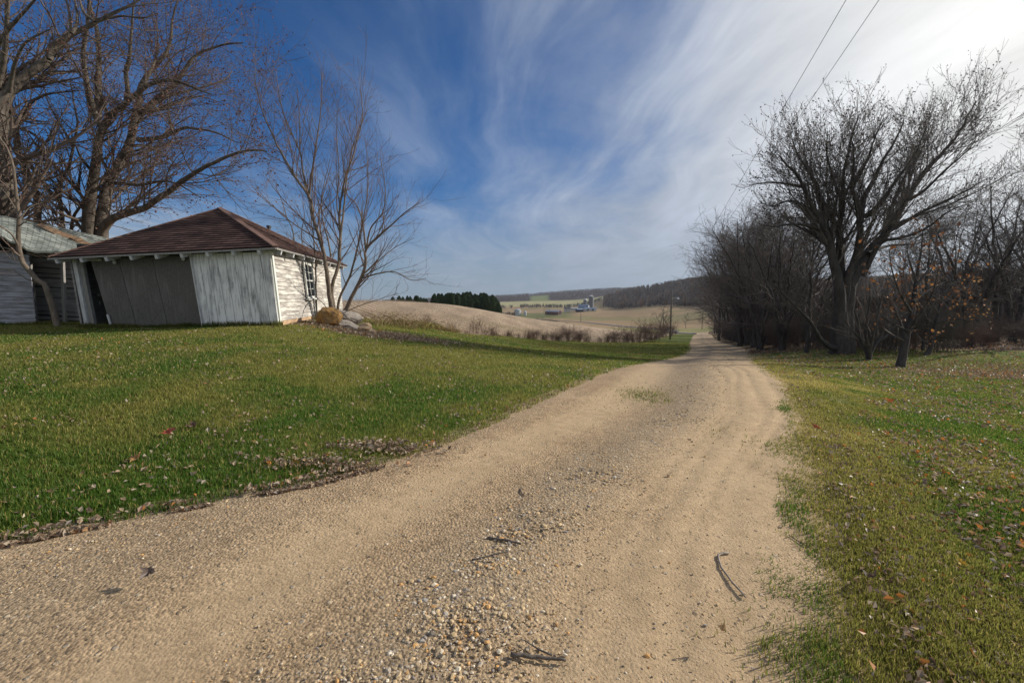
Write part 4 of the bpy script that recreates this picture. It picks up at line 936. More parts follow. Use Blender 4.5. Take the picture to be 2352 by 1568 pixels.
# trunks and limbs further left
Yl = 22.0
b2 = T(150, 560, Yl + 2); b2[2] = g1(b2[0], b2[1])
L2 = [limb([(148, 745)] + z1([(420, 1530), (402, 1340), (420, 1200), (460, 1120), (490, 980), (520, 840), (500, 700), (470, 560)]), Yl + 2, 1, .17, .03),
      limb([(160, 640)] + z1([(480, 1520), (530, 1400), (570, 1330), (620, 1240), (700, 1180)]), Yl + 2, -1, .12, .03),
      limb(z1([(400, 1340), (340, 1290), (270, 1200), (180, 1100), (120, 1030)]), Yl + 2, -1, .09, .02),
      limb(z1([(490, 980), (430, 880), (400, 830), (330, 700), (290, 560)]), Yl + 2, 1, .07, .02)]
sp2 = [dict(n=1.8, tl=.3, th=.99, ang=45, asd=14, lf=lambda L, t: np.clip(L * .38, .6, 2.2), N=8, up=.5, noise=.11, rr=.45, rt=.25, k=4),
       dict(n=2.6, tl=.12, th=1, ang=40, asd=14, lf=(.4, 1.1), N=5, up=.35, noise=.13, rr=.55, rt=.4, rmin=.006, k=3),
       dict(n=3.2, tl=.12, th=1, ang=38, asd=14, lf=(.2, .55), N=4, up=.3, noise=.14, rr=.6, rt=.6, rmin=.005, k=3)]
hero('maple_tree', 'slimmer bare tree behind the green roof, between the big double trunk and the frame edge', 'tree', b2, L2, B_maple, M_twigr, sp2, (.6, .08, RED, .05))
b3 = T(88, 560, Yl + 1); b3[2] = g1(b3[0], b3[1])
L3 = [limb([(88, 745)] + z1([(255, 1480), (240, 1300), (200, 1180), (130, 1050), (105, 880), (60, 750), (40, 600), (25, 400), (45, 200), (50, -30)]), Yl + 1, -.5, .19, .08, 32),
      limb(z1([(125, 830), (200, 700), (300, 640), (420, 620), (540, 610)]), Yl + 1, -1.5, .10, .02),
      limb(z1([(150, 1060), (250, 1170), (330, 1290), (390, 1330)]), Yl + .6, 0, .10, .06),
      limb(z1([(130, 860), (220, 900), (330, 1000), (440, 1090)]), Yl + 1, 2, .08, .02)]
hero('maple_tree', 'dark bare tree bending out of frame above the ridge of the green roof', 'tree', b3, L3, B_maple, M_twigr, sp2, (.6, .08, RED, .05))
b4 = T(-6, 520, 19); b4[2] = g1(b4[0], b4[1])
L4 = [limb([(8, 745)] + z1([(20, 1430), (0, 1100), (-20, 850), (-25, 600), (-60, 300), (-90, 0)]), 19, 1, .62, .22, 30),
      limb(z1([(-10, 760), (60, 620), (120, 550), (230, 470), (320, 410), (360, 340), (480, 230), (590, 180), (760, 90), (900, 20), (990, -30)]), 19, 2, .24, .03, 32),
      limb(z1([(330, 400), (345, 320), (460, 240), (470, 120), (440, -20)]), 19.5, .5, .09, .03),
      limb(z1([(480, 225), (520, 140), (500, -20)]), 19.6, .5, .07, .03),
      limb(z1([(60, 620), (100, 430), (170, 290), (330, 200)]), 19, -1.5, .09, .02),
      limb(z1([(-30, 600), (20, 420), (40, 250), (55, 0)]), 19, -1, .14, .05),
      limb(z1([(640, 150), (560, 80), (530, -30)]), 20, 0, .06, .03),
      limb(z1([(600, 175), (700, 130), (820, 110), (960, 120), (1060, 90)]), 20.6, 1, .07, .02),
      limb(z1([(-30, 480), (-10, 300), (100, 150), (200, 40), (260, -30)]), 19, -2, .10, .03)]
hero('maple_tree', 'thick grey trunk cut by the frame edge, with one long limb reaching across the sky', 'tree', b4, L4, B_maple, M_twigr, spm, (.7, .075, RED, .05))

# multi-stemmed young tree in front of the shed's side wall
Ys = 16.6; bs_ = T(769, 738, Ys); bs_[2] = g1(bs_[0], bs_[1])
LS = [limb([(770, 741)] + z8([(615, 1540), (590, 1380), (575, 1240), (540, 1080), (500, 960), (470, 810), (380, 680), (270, 480), (180, 280), (130, 40)]), Ys, -.6, .115, .012, 34),
      limb(z8([(470, 810), (430, 640), (410, 520), (310, 290), (260, 20)]), Ys - .3, .3, .045, .010),
      limb(z8([(470, 800), (490, 640), (520, 440), (545, 230), (552, 40)]), Ys - .3, .9, .045, .010),
      limb(z8([(412, 520), (410, 330), (395, 130)]), Ys - .2, .2, .025, .010),
      limb([(771, 741)] + z8([(630, 1540), (610, 1380), (645, 1250), (660, 1080), (660, 880), (690, 700), (750, 520), (800, 320), (785, 140)]), Ys, .5, .095, .012, 34),
      limb(z8([(660, 1080), (682, 900), (702, 700), (745, 480), (830, 260)]), Ys, .9, .05, .010),
      limb(z8([(665, 1000), (640, 840), (655, 660), (640, 420), (650, 200)]), Ys + .2, .6, .03, .010),
      limb([(772, 741)] + z8([(640, 1540), (660, 1420), (720, 1300), (770, 1110), (800, 960), (830, 800), (830, 560)]), Ys, -.7, .065, .010),
      limb([(775, 741)] + z8([(650, 1545), (700, 1500), (730, 1430), (790, 1310), (820, 1210), (820, 1130), (900, 1050), (1000, 960), (1080, 890), (1150, 840)]), Ys, -.5, .11, .012, 32),
      limb(z8([(820, 1130), (797, 950), (760, 850), (705, 790), (690, 640)]), Ys - .2, .5, .045, .010),
      limb(z8([(820, 1140), (850, 1000), (925, 900), (940, 770), (910, 560)]), Ys - .2, -.5, .04, .010),
      limb(z8([(790, 1310), (900, 1280), (1000, 1270), (1100, 1320), (1190, 1310)]), Ys - .1, -.8, .04, .008),
      limb(z8([(800, 1290), (900, 1200), (1000, 1120), (1120, 1060)]), Ys - .1, .8, .03, .008),
      limb(z8([(690, 1520), (780, 1480), (900, 1440), (1020, 1400)]), Ys - .1, -.9, .022, .006),
      limb([(736, 745)] + z8([(517, 1540), (510, 1400), (510, 1200), (490, 1000), (465, 820), (450, 620)]), Ys, -.2, .05, .008, 28),
      limb(z8([(540, 1080), (430, 1010), (330, 940), (240, 860), (150, 760)]), Ys, .9, .035, .008),
      limb(z8([(620, 1560), (560, 1470), (500, 1420), (420, 1380)]), Ys - .2, -.8, .02, .005)]
LS = [(a_, b_ * .86) for a_, b_ in LS]
sps = [dict(n=3.4, tl=.25, th=.99, ang=32, asd=12, lf=lambda L, t: np.clip(L * .36 * (1.2 - .7 * t), .35, 1.9), N=8, up=.42, noise=.06, rr=.42, rt=.3, rmin=.004, k=4),
       dict(n=3.4, tl=.15, th=1, ang=32, asd=12, lf=(.3, .9), N=5, up=.28, noise=.07, rr=.55, rt=.5, rmin=.0035, k=3), dict(n=2.2, tl=.2, th=1, ang=32, asd=12, lf=(.12, .4), N=4, up=.2, noise=.07, rr=.7, rt=.6, rmin=.003, k=3)]
hero('young_tree', 'multi-stemmed young bare tree with upright whips beside the white wall', 'tree', bs_, LS, B_sap, M_twigs, sps)
# tree with brown seed clusters rising behind the shed roof
bq = T(800, 700, 23); bq[2] = g1(bq[0], bq[1])
LQ = [limb([(690, 730)] + z8([(375, 1060), (330, 930), (290, 800), (230, 700)]), 22.5, .5, .06, .01), limb([(715, 730)] + z8([(425, 1080), (440, 930), (430, 830)]), 22.5, .4, .05, .01), limb([(770, 725)] + z8([(600, 1150), (545, 900), (560, 740), (600, 570)]), 22.5, 0, .07, .01),
      limb(z8([(330, 930), (240, 860), (150, 780), (100, 700)]), 22.8, .5, .03, .008), limb(z8([(545, 900), (640, 800), (700, 640)]), 22.5, .6, .03, .008)]
hero('box_elder', 'thin tree with hanging brown seed clusters rising behind the shed roof', 'tree', bq, LQ, B_sap, M_twigs, [dict(n=2.4, tl=.3, th=1, ang=40, asd=14, lf=(.5, 1.4), N=6, up=.2, noise=.1, rr=.45, rt=.4, rmin=.004, k=4), dict(n=2.6, tl=.2, th=1, ang=45, asd=15, lf=(.2, .6), N=4, up=-.1, noise=.12, rr=.6, rt=.6, rmin=.004, k=3)], (.22, .11, [(.20, .12, .07), (.26, .16, .09)], .06))
# leaning sapling in front of the outbuilding
Yp = 13.2; bp = T(132, 746, Yp); bp[2] = g1(bp[0], bp[1])
LP = [limb([(132, 748), (107, 662), (82, 640), (70, 624), (52, 604), (41, 558), (43.6, 502), (40, 474), (36, 430), (28, 370), (10, 330), (-15, 290)], Yp, -.4, .085, .014, 30, 1),
      limb([(44, 506), (62, 482), (80, 470), (98, 466)], Yp - .3, .3, .028, .008), limb([(41, 562), (28, 540), (8, 524), (-20, 505)], Yp - .3, -.4, .03, .008), limb([(48, 590), (20, 572), (-15, 565)], Yp - .2, -.3, .03, .008),
      limb([(44, 500), (30, 470), (10, 440), (-10, 425)], Yp - .3, .3, .02, .006), limb([(66, 618), (45, 600), (20, 590), (-10, 545)], Yp, .4, .02, .006), limb([(84, 650), (60, 640), (30, 622), (-5, 620)], Yp, -.4, .018, .005)]
hero('sapling', 'leaning bare sapling forking in front of the bluish clapboards', 'sapling', bp, LP, B_sap, M_twigs, [dict(n=1.5, tl=.35, th=1, ang=42, asd=14, lf=(.3, .9), N=6, up=.3, noise=.1, rr=.45, rt=.4, rmin=.004, k=4), dict(n=1.5, tl=.2, th=1, ang=40, asd=15, lf=(.15, .4), N=4, up=.2, noise=.1, rr=.6, rt=.6, rmin=.003, k=3)])

# the great vase-shaped tree across the road
Yr = 20.0; br_ = T(1932, 811, Yr); br_[2] = g1(br_[0], br_[1])
zz = lambda L: z6(L)
LR = [limb(zz([(1060, 2110), (1075, 1800), (1080, 1600), (1010, 1250), (980, 1130), (930, 1010), (870, 880), (820, 760), (760, 640), (700, 580), (640, 500)]), Yr, -1.5, .40, .03, 34),
      limb(zz([(1090, 2110), (1085, 1600), (1030, 1330), (1000, 1140), (960, 970), (920, 750), (850, 620), (790, 520), (745, 390)]), Yr - .2, 1.5, .40, .03, 34),
      limb(zz([(1100, 2110), (1092, 1600), (1090, 1330), (1085, 1100), (1110, 900), (1110, 700), (1150, 500), (1190, 330), (1235, 190)]), Yr + .2, .5, .36, .03, 34),
      limb(zz([(1115, 2110), (1120, 1600), (1200, 1330), (1230, 1150), (1220, 960), (1180, 750), (1190, 560), (1180, 400)]), Yr + .2, -1.5, .36, .03, 34),
      limb(zz([(1230, 1050), (1260, 860), (1340, 700), (1400, 560), (1480, 420), (1560, 240)]), Yr - .8, .5, .17, .03),
      limb(zz([(1130, 2110), (1150, 1600), (1290, 1300), (1400, 1160), (1500, 1010), (1560, 890), (1640, 760), (1730, 620), (1850, 490), (1960, 340), (2090, 80)]), Yr, 1.5, .40, .03, 36),
      limb(zz([(1440, 1120), (1540, 1060), (1700, 960), (1850, 880), (2000, 800), (2170, 690)]), Yr + .3, -1, .13, .02),
      limb(zz([(1250, 1480), (1380, 1220), (1500, 1180), (1650, 1130), (1760, 1060), (1870, 960), (2000, 900)]), Yr + .2, -2, .15, .02),
      limb(zz([(965, 1125), (860, 1070), (720, 1060), (600, 1080), (520, 1060)]), Yr - .5, -1.5, .12, .02),
      limb(zz([(930, 1010), (800, 900), (700, 880), (600, 920), (520, 900)]), Yr - .6, 1, .10, .02),
      limb(zz([(810, 760), (650, 730), (540, 730), (430, 750)]), Yr - 1, .5, .08, .02),
      limb(zz([(1010, 1240), (880, 1140), (740, 1060), (640, 960)]), Yr - .2, 2, .12, .02),
      limb(zz([(1085, 1100), (1000, 960), (900, 700), (850, 600), (830, 400)]), Yr + .2, 2.5, .10, .02),
      limb(zz([(1240, 1000), (1300, 980), (1400, 860), (1500, 700), (1640, 480), (1720, 260)]), Yr - .7, -2, .13, .02),
      limb(zz([(1400, 1160), (1450, 980), (1560, 700), (1680, 500), (1790, 260)]), Yr + .3, 2.5, .13, .02),
      limb(zz([(1180, 760), (1280, 560), (1330, 400), (1400, 210)]), Yr - .9, -1.5, .09, .02),
      limb(zz([(1110, 900), (1040, 700), (990, 480), (1000, 310)]), Yr + .4, -2, .09, .02),
      limb(zz([(1290, 1300), (1440, 1240), (1620, 1230), (1800, 1180)]), Yr, 2.5, .11, .02),
      limb(zz([(1560, 890), (1700, 800), (1850, 640), (2000, 500), (2080, 400)]), Yr + .6, -1, .10, .02),
      limb(z7([(1060, 1020), (1000, 1000), (930, 930), (860, 800), (700, 620), (560, 470)]), Yr - .2, -1.5, .16, .02)]
spr = [dict(n=2.6, tl=.38, th=.995, ang=34, asd=12, lf=lambda L, t: np.clip(L * .36 * (1.35 - t * 1.0), .6, 3.0), N=10, up=.55, noise=.06, rr=.30, rt=.25, rmin=.008, k=4),
       dict(n=3.2, tl=.10, th=1, ang=33, asd=12, lf=lambda L, t: np.clip(L * .45, .45, 1.4), N=6, up=.65, noise=.07, rr=.5, rt=.45, rmin=.0065, k=3),
       dict(n=6.4, tl=.10, th=1, ang=32, asd=12, lf=(.22, .6), N=4, up=.6, noise=.08, rr=.6, rt=.6, rmin=.0055, k=3)]
br_ = np.array(br_); sq = np.array([.95, .97, .87])
LR = [((a_ - br_) * sq + br_, b_ * np.linspace(.86, .70, len(b_))) for a_, b_ in LR]
hero('maple_tree', 'great vase-shaped bare tree standing dark against the bright sky across the road', 'tree', br_, LR, B_dark, M_twigd, spr, (.55, .07, [(.05, .04, .035), (.07, .05, .04)], .03))

# generic bare trees of the thicket, four shapes copied along the road
def bare_tree(seed, H, spread, stems, lean=(0, 0), dens=1.0, rmul=1.0):
    global rng
    keep = rng; rng = np.random.default_rng(seed)
    limbs = []
    for i in range(stems):
        a = 2 * PI * (i + rng.random() * .7) / stems; r = spread * (.35 + .65 * rng.random()) * (1 if stems > 1 else .1)
        top = np.array([math.cos(a) * r + lean[0], math.sin(a) * r + lean[1], H * (.75 + .25 * rng.random())])
        mid = np.array([top[0] * .28, top[1] * .28, top[2] * .45]); b = np.array([math.cos(a), math.sin(a), 0]) * .10 * (stems > 1)
        P = resample([b - [0, 0, .3], b + [0, 0, .6], mid, top * [.75, .75, .82], top], 22) + rng.normal(0, .03, (22, 3)); R = H * .014 * (1 + .3 * rng.random()) * (1 - .93 * np.linspace(0, 1, 22) ** .8)
        limbs.append((P, R))
    P0, R0 = stack_limbs(limbs)
    P1, R1 = grow(P0, R0, int(13 * dens), .22, .98, 46, 13, lambda L, t: np.clip(L * .42 * (1.2 - .8 * t), .6, 3.6), 9, .30, .10, .5, .2, .002 * rmul ** 1.6)
    P2, R2 = grow(P1, R1, int(8 * dens), .15, 1, 42, 14, lambda L, t: np.clip(L * .5, .4, 1.5), 6, .25, .12, .55, .4, .007 * rmul)
    P3, R3 = grow(P2, R2, int(5 * dens), .15, 1, 40, 14, (.22, .6), 4, .2, .13, .6, .6, .006 * rmul)
    rng = keep
    return (P0, R0), [(P1, R1, 5), (P2, R2, 4), (P3, R3, 3)]
def tree_proto(name, cat, seed, H, spread, stems, mb_, mt, label, group, dens=1.0, lean=(0, 0), rmul=1.0):
    (P0, R0), lv = bare_tree(seed, H, spread, stems, lean, dens, rmul); o = thing(name, label, cat, (0, 0, 0), group)
    V, F = tubes(P0, R0, 8); mk('trunk', V, [F], mb_, o, True); crown_mesh('crown', lv, mt, o); return o
GT = 'bare trees crowding the road'
protos = [tree_proto('bare_tree', 'tree', 101, 9.0, 3.4, 3, B_dark, M_twigd, 'x', GT, .85), tree_proto('bare_tree', 'tree', 102, 8.0, 2.6, 1, B_dark, M_twigd, 'x', GT, 1.5),
          tree_proto('bare_tree', 'tree', 103, 8.5, 4.4, 4, B_dark, M_twigd, 'x', GT, .78), tree_proto('bare_tree', 'tree', 104, 10.0, 3.0, 2, B_dark, M_twigd, 'x', GT, 1.2)]
used = set()
def put(pi, px, Y, H, label, dx=0.0, rz=None, group=GT, z=None, pr=None):
    P_ = (pr or protos)[pi]; x = (px - 1176) / FC * Y + dx; h0 = {0: 9.0, 1: 8.0, 2: 8.5, 3: 10.0}[pi] if pr is None else pr_h[pi]
    loc = (x, Y, g1(x, Y) if z is None else z); s_ = H / h0; rz = rng.random() * 6.28 if rz is None else rz
    key = (id(pr), pi)
    if key not in used:
        used.add(key); P_.location = loc; P_.rotation_euler = (0, 0, rz); P_.scale = (s_,) * 3; P_['label'] = label; P_['group'] = group; return P_
    return dup(P_, loc, rz, s_, label, group)
KIND = ['three-stemmed', 'single-trunked', 'wide four-stemmed', 'twin-stemmed']
spots = [(1, 1858, 21.5, 6.6), (2, 1800, 25, 8.0), (3, 1790, 28, 9.4), (2, 1750, 28, 8.2), (0, 1770, 33, 10.2), (0, 1738, 31, 9.8), (3, 1702, 37, 11.8), (1, 1655, 62, 14.5), (2, 1725, 46, 12.6), (0, 1832, 29, 9.4), (3, 1760, 38, 11.6), (1, 1740, 33, 8.6), (2, 1720, 36, 9.2), (3, 1745, 40, 10.5), (0, 1705, 42, 11.2), (2, 1700, 48, 12.2), (1, 1690, 54, 12.8), (0, 1680, 60, 13.2),
         (2, 1672, 68, 14), (3, 1665, 78, 14.5), (0, 1655, 90, 15), (2, 1648, 104, 13), (1, 1642, 118, 12), (3, 1735, 50, 11), (2, 1780, 42, 10.5), (0, 1815, 36, 9.6), (2, 1870, 34, 9), (3, 1700, 75, 12.5), (2, 1690, 95, 13)]
for i, (k, px, Y, H) in enumerate(spots):
    pl_ = 'at its near end beside the great tree' if Y < 32 else ('along its middle stretch' if Y < 56 else 'where it thins out far down the lane')
    put(k, px, Y, H, 'dark straight trunk just behind the great vase-shaped tree, road side' if i == 0 else KIND[k] + ' bare tree of the roadside row, ' + pl_)
# named trees on the right
tr_ = 'bare trees on the leafy lawn'
put(3, 2232, 24, 9.2, 'tall bare tree with a single dark trunk behind the orange-leaved oak', group=tr_, rz=.4)
put(0, 2400, 22, 9.8, 'bare tree with curving dark limbs at the far edge of the wood', group=tr_, rz=2.2)
put(2, 2330, 27, 9.0, 'forked bare tree with crossing branches near the frame edge', group=tr_, rz=1.0)
put(3, 2290, 29, 11.5, 'tallest bare tree of the wood behind the frame-edge trees', group=tr_, rz=5.0)
put(0, 2190, 34, 11.5, 'tall bare tree deep in the wood right of the great tree', group=tr_, rz=4.0)
put(2, 2390, 33, 11.5, 'broad bare tree at the back of the wood by the frame edge', group=tr_, rz=2.9)
put(1, 2120, 30, 8.5, 'slender bare tree set back between the great tree and the wood', group=tr_, rz=3.0)
wd = 'bare trees filling the wood behind'
for i in range(17):
    px = 1890 + 560 * rng.random(); Y = 36 + 62 * rng.random() ** 1.2
    k = int(rng.integers(0, 4)); put(k, px, Y, 5.0 + 2.6 * rng.random() + Y * .03, KIND[k] + ' grey tree in the dim wood ' + ('directly behind the great tree' if px < 2050 else ('behind the orange-leaved oaks' if px < 2230 else 'behind the frame-edge trees')), group=wd)
# small multi-stem shrub-tree and the oak with clinging leaves
def small(name, cat, label, base, limbs, spec, buds=None): return hero(name, label, cat, base, limbs, B_dark, M_twigd, spec, buds, tr_)
b = T(1995, 827, 17); b[2] = g1(b[0], b[1])
LL = [limb(z7(q), 17, dz, r, .01, 20) for q, dz, r in [
    ([(1278, 1110), (1270, 1060), (1230, 980), (1210, 860), (1180, 740)], .6, .09), ([(1280, 1110), (1280, 1050), (1260, 950), (1270, 820), (1290, 680), (1280, 560)], -.5, .08), ([(1284, 1110), (1295, 1050), (1340, 980), (1400, 940), (1480, 830), (1520, 700)], .5, .08),
    ([(1282, 1110), (1288, 1040), (1310, 930), (1340, 800), (1380, 640)], -.8, .07), ([(1275, 1060), (1220, 960), (1150, 880), (1090, 800)], -.5, .05)]]
sb = [dict(n=3, tl=.2, th=1, ang=40, asd=13, lf=(.5, 1.3), N=7, up=.35, noise=.1, rr=.5, rt=.3, rmin=.005, k=4), dict(n=4, tl=.15, th=1, ang=40, asd=14, lf=(.25, .6), N=4, up=.2, noise=.12, rr=.6, rt=.5, rmin=.004, k=3)]
small('young_tree', 'tree', 'low bare tree dividing into several stems at the ground before the great tree', b, LL, sb, (.14, .09, [(.12, .06, .035), (.16, .08, .04)], .05))
ORN = [(.30, .13, .05), (.22, .10, .05), (.16, .08, .045), (.40, .19, .07), (.13, .07, .05)]
b = T(2068, 844, 14.5); b[2] = g1(b[0], b[1])
LL = [limb(z7(q), 14.5, dz, r, .01, 24) for q, dz, r in [
    ([(1498, 1160), (1520, 1050), (1545, 920), (1580, 760), (1610, 560), (1640, 360), (1655, 200)], .3, .14), ([(1540, 960), (1500, 850), (1430, 700), (1400, 560)], .8, .05), ([(1560, 880), (1640, 780), (1720, 640), (1760, 480)], -.8, .05),
    ([(1575, 780), (1500, 650), (1440, 480), (1420, 330)], -.6, .045), ([(1600, 600), (1690, 480), (1740, 340), (1750, 240)], .6, .04), ([(1590, 700), (1700, 620), (1820, 560)], .5, .04), ([(1550, 900), (1460, 860), (1360, 800)], -.4, .04), ([(1612, 560), (1560, 420), (1540, 300)], .3, .035)]]
so = [dict(n=3, tl=.15, th=1, ang=55, asd=14, lf=(.4, 1.1), N=7, up=.1, noise=.12, rr=.5, rt=.3, rmin=.005, k=4), dict(n=4, tl=.15, th=1, ang=48, asd=14, lf=(.2, .5), N=4, up=.05, noise=.12, rr=.6, rt=.5, rmin=.004, k=3)]
small('oak_tree', 'tree', 'young oak with a dark bent trunk still holding rusty brown leaves, nearest on the lawn', b, LL, so, (.9, .12, ORN, .06))
b = T(2145, 803, 18.5); b[2] = g1(b[0], b[1])
LL = [limb(z7(q), 18.5, dz, r, .01, 24) for q, dz, r in [
    ([(1660, 1090), (1700, 1040), (1725, 950), (1740, 850), (1780, 700), (1800, 560)], .3, .11), ([(1745, 850), (1860, 820), (1990, 830), (2120, 825)], -.5, .045), ([(1770, 730), (1880, 640), (1980, 590)], .6, .045), ([(1760, 780), (1700, 700), (1650, 600)], -.5, .04), ([(1780, 680), (1850, 560), (1880, 460)], .4, .04), ([(1750, 820), (1850, 740), (1950, 720), (2040, 740)], .5, .04), ([(1740, 900), (1700, 900), (1760, 905), (1810, 910)], -.9, .02)]]
small('oak_tree', 'tree', 'bent young oak with bright orange leaves catching the sun, further back than the rusty one', b, LL, so, (.65, .12, [(.55, .25, .08), (.45, .20, .07), (.28, .13, .06), (.60, .34, .14)], .05))
b = T(2108, 800, 19.5); b[2] = g1(b[0], b[1])
LL = [limb(z7(q), 19.5, dz, r, .01, 20) for q, dz, r in [([(1655, 1040), (1665, 940), (1690, 820), (1680, 640), (1700, 420)], .3, .07), ([(1672, 880), (1620, 760), (1600, 600)], -.5, .03), ([(1690, 800), (1740, 660), (1760, 520)], .5, .03)]]
small('young_tree', 'tree', 'thin dark sapling standing between the two leafy oaks', b, LL, sb)
# shrubs at the foot of the wood
GS = 'leafless shrubs along the wood edge'
def shrub_proto(seed, H, n, label, mt, grp, name='shrub', leafc=None, up=.35):
    global rng
    keep = rng; rng = np.random.default_rng(seed); limbs = []
    for i in range(n):
        a = rng.random() * 2 * PI; r = H * (.15 + .55 * rng.random()); b = rng.normal(0, .12 * H, 3) * [1, 1, 0]
        limbs.append((resample([b - [0, 0, .1], b + [math.cos(a) * r * .3, math.sin(a) * r * .3, H * .5], b + [math.cos(a) * r, math.sin(a) * r, H * (.42 + .62 * rng.random() ** 1.3)]], 10) + rng.normal(0, .012 * H, (10, 3)), np.linspace(.011, .004, 10)))
    P0, R0 = stack_limbs(limbs); P1, R1 = grow(P0, R0, 8, .15, 1, 38, 14, (.2 * H, .45 * H), 6, up, .12, .6, .4, .004); P2, R2 = grow(P1, R1, 4, .2, 1, 38, 14, (.1 * H, .22 * H), 4, up * .6, .14, .7, .6, .0035)
    o = thing(name, label, 'shrub', (0, 0, 0), grp); V, F = tubes(P0, R0, 5); mk('stems', V, [F], mt, o, True); crown_mesh('crown', [(P1, R1, 3), (P2, R2, 3)], mt, o)
    if leafc:
        V, F, c = budcards(P2, .5, .07, leafc, .04); mk('leaves', V, [F], M_bud, o, False, c)
    rng = keep; return o
M_twigp = noisy('purple_brown_twig', (.10, .066, .057), (.20, .135, .11), 3, .9, 0)
M_twigg = noisy('grey_brown_twig', (.07, .06, .052), (.15, .13, .11), 3, .9, 0)
sh = [shrub_proto(201, 2.0, 26, 'x', M_twigd, GS), shrub_proto(202, 1.6, 30, 'x', M_twigp, GS), shrub_proto(203, 2.4, 22, 'x', M_twigg, GS)]
pr_h = {0: 2.0, 1: 1.6, 2: 2.4}
lab = 'low leafless shrub in the undergrowth behind the leafy lawn'
for i in range(56):
    y = 19.5 + 60 * rng.random() ** 1.8; x = xr(y) + 1.6 + .9 * rng.random() + (0 if y > 24 else rng.random() * 2) + (rng.random() < .45) * rng.random() * 5
    if y < 24 and x < 15.5: x = 15.5 + rng.random() * 4
    px = 1176 + FC * x / y; put(int(rng.integers(0, 3)), px, y, 1.1 + 1.2 * rng.random() + y * .012, 'leafless shrub at the foot of the roadside tree row, ' + ('near the great tree' if y < 28 else 'further down the lane'), group=GS, pr=sh)
for i in range(42):
    px = 1950 + 560 * rng.random(); y = 23 + 14 * rng.random() ** 1.5; put(int(rng.integers(0, 3)), px, y, 1.0 + 1.1 * rng.random(), lab, group=GS, pr=sh)

# ------------------------------------------------------------------ pine grove behind the field crest
M_pine = attrmat('pine_needles', .8, .15, .2)
def pine(seed, label='x'):
    r = np.random.default_rng(seed); o = thing('pine_tree', label, 'pine tree', (0, 0, 0), 'pines of the grove on the crest')
    mb = MB(); mb.tube([(0, 0, -.5), (0, 0, 5), (0, 0, 9.5)], [.2, .13, .03], 6); mb.build('trunk', B_dark, o, True)
    K = 2600; h = 1 - r.random(K) ** .9 * .97; a = r.random(K) * 2 * PI
    prof = np.interp(h, [0, .08, .3, .6, .85, 1], [1.3, 2.4, 2.6, 2.2, 1.45, .25]) * (.55 + .5 * vnoise(a * 1.6 + seed, h * 9, seed) + .2 * vnoise(a * 4, h * 20, seed + 3))
    rad = prof * np.sqrt(r.random(K)) ** .6; z = 1.0 + 8.8 * h - rad * .10
    p = np.column_stack([np.cos(a) * rad, np.sin(a) * rad, z]); V, F = cards(p, .55 * (.6 + .8 * r.random(K)), flat=.4, aspect=.45)
    c = np.array([.040, .066, .030]) * (.55 + .9 * r.random((K, 1))) * (.7 + .6 * vnoise(a * 2, h * 8, seed + 5))[:, None]
    mk('crown', V, [F], M_pine, o, False, np.repeat(c, 4, 0)); return o
pn = [pine(301), pine(302), pine(303)]; pu = set()
SKY = np.array([(895, 684), (905, 681), (925, 679.5), (961, 680), (977, 686), (990, 684), (997, 676), (1024, 673), (1060, 673), (1086, 669.5), (1113, 674), (1130, 677), (1140, 683), (1147, 698), (1152, 706)])
for i in range(110):
    px = 896 + 254 * (rng.random() if i < 60 else .38 + .62 * rng.random()); Y = 150 + 75 * rng.random(); x = (px - 1176) / FC * Y; z = g1(x, Y)
    top = T(px, np.interp(px, SKY[:, 0], SKY[:, 1]) + (abs(rng.normal(0, 8)) if rng.random() < .65 else abs(rng.normal(0, 2))) - 1.5, Y)[2]; H = top - z
    if px < 985: H = min(H, 6); z = top - H
    if H < 2.5: continue
    k = int(rng.integers(0, 3)); s_ = H / 9.8; w_ = max(s_, .5) * (.7 + .35 * rng.random()); L_ = 'small pine of the low group at the thin end of the grove' if px < 990 else ('tall dark green pine in the thick part of the grove' if px < 1100 else 'dark green pine at the downhill end of the grove')
    if k not in pu:
        pu.add(k); o = pn[k]; o.location = (x, Y, z); o.scale = (w_, w_, s_); o['label'] = L_
    else: dup(pn[k], (x, Y, z), rng.random() * 6, (w_, w_, s_), L_)

# ------------------------------------------------------------------ woods on the far hills (each a mass of bare crowns)
M_wood = attrmat('bare_wood', .9, .0, .05)
def wood(name, label, px0, px1, y0, y1, N, H, test, tri, cols, low=.0):
    px = px0 + (px1 - px0) * rng.random(N); Y = np.exp(math.log(y0) + (math.log(y1) - math.log(y0)) * rng.random(N)); x = (px - 1176) / FC * Y
    k = test(px, Y); x, Y = x[k], Y[k]; n = len(x); h = H * (.65 + .5 * rng.random(n)); z = gz(x, Y) - .0025 * Y
    P = np.repeat(np.column_stack([x, Y, z]), tri, 0); hh = np.repeat(h, tri); K = len(P); a = rng.random(K) * 2 * PI
    t = rng.random(K); rr = hh * .42 * np.sqrt(rng.random(K)) * np.interp(t, [0, .3, .7, 1], [.35, .9, 1, .4])
    b = P + np.column_stack([np.cos(a) * rr * .4, np.sin(a) * rr * .4, hh * (low + (.75 - low) * t)])
    tip = P + np.column_stack([np.cos(a) * rr, np.sin(a) * rr, hh * (low + (.75 - low) * t + .25)]); s_ = np.column_stack([-np.sin(a), np.cos(a), 0 * a]) * (hh * .024)[:, None]
    V = np.stack([b - s_, b + s_, tip], 1).reshape(-1, 3); F = np.arange(len(V)).reshape(-1, 3)
    c = np.repeat(np.asarray(cols)[rng.integers(0, len(cols), n)] * (.7 + .6 * rng.random((n, 1))) * (.55 + .9 * fbm(x / 45, Y / 70, 3, 77))[:, None], tri, 0) * (.8 + .4 * rng.random((K, 1)))
    return tag(mk(name, V, [F], M_wood, None, False, np.repeat(c, 3, 0)), label, 'wood', kind='stuff')
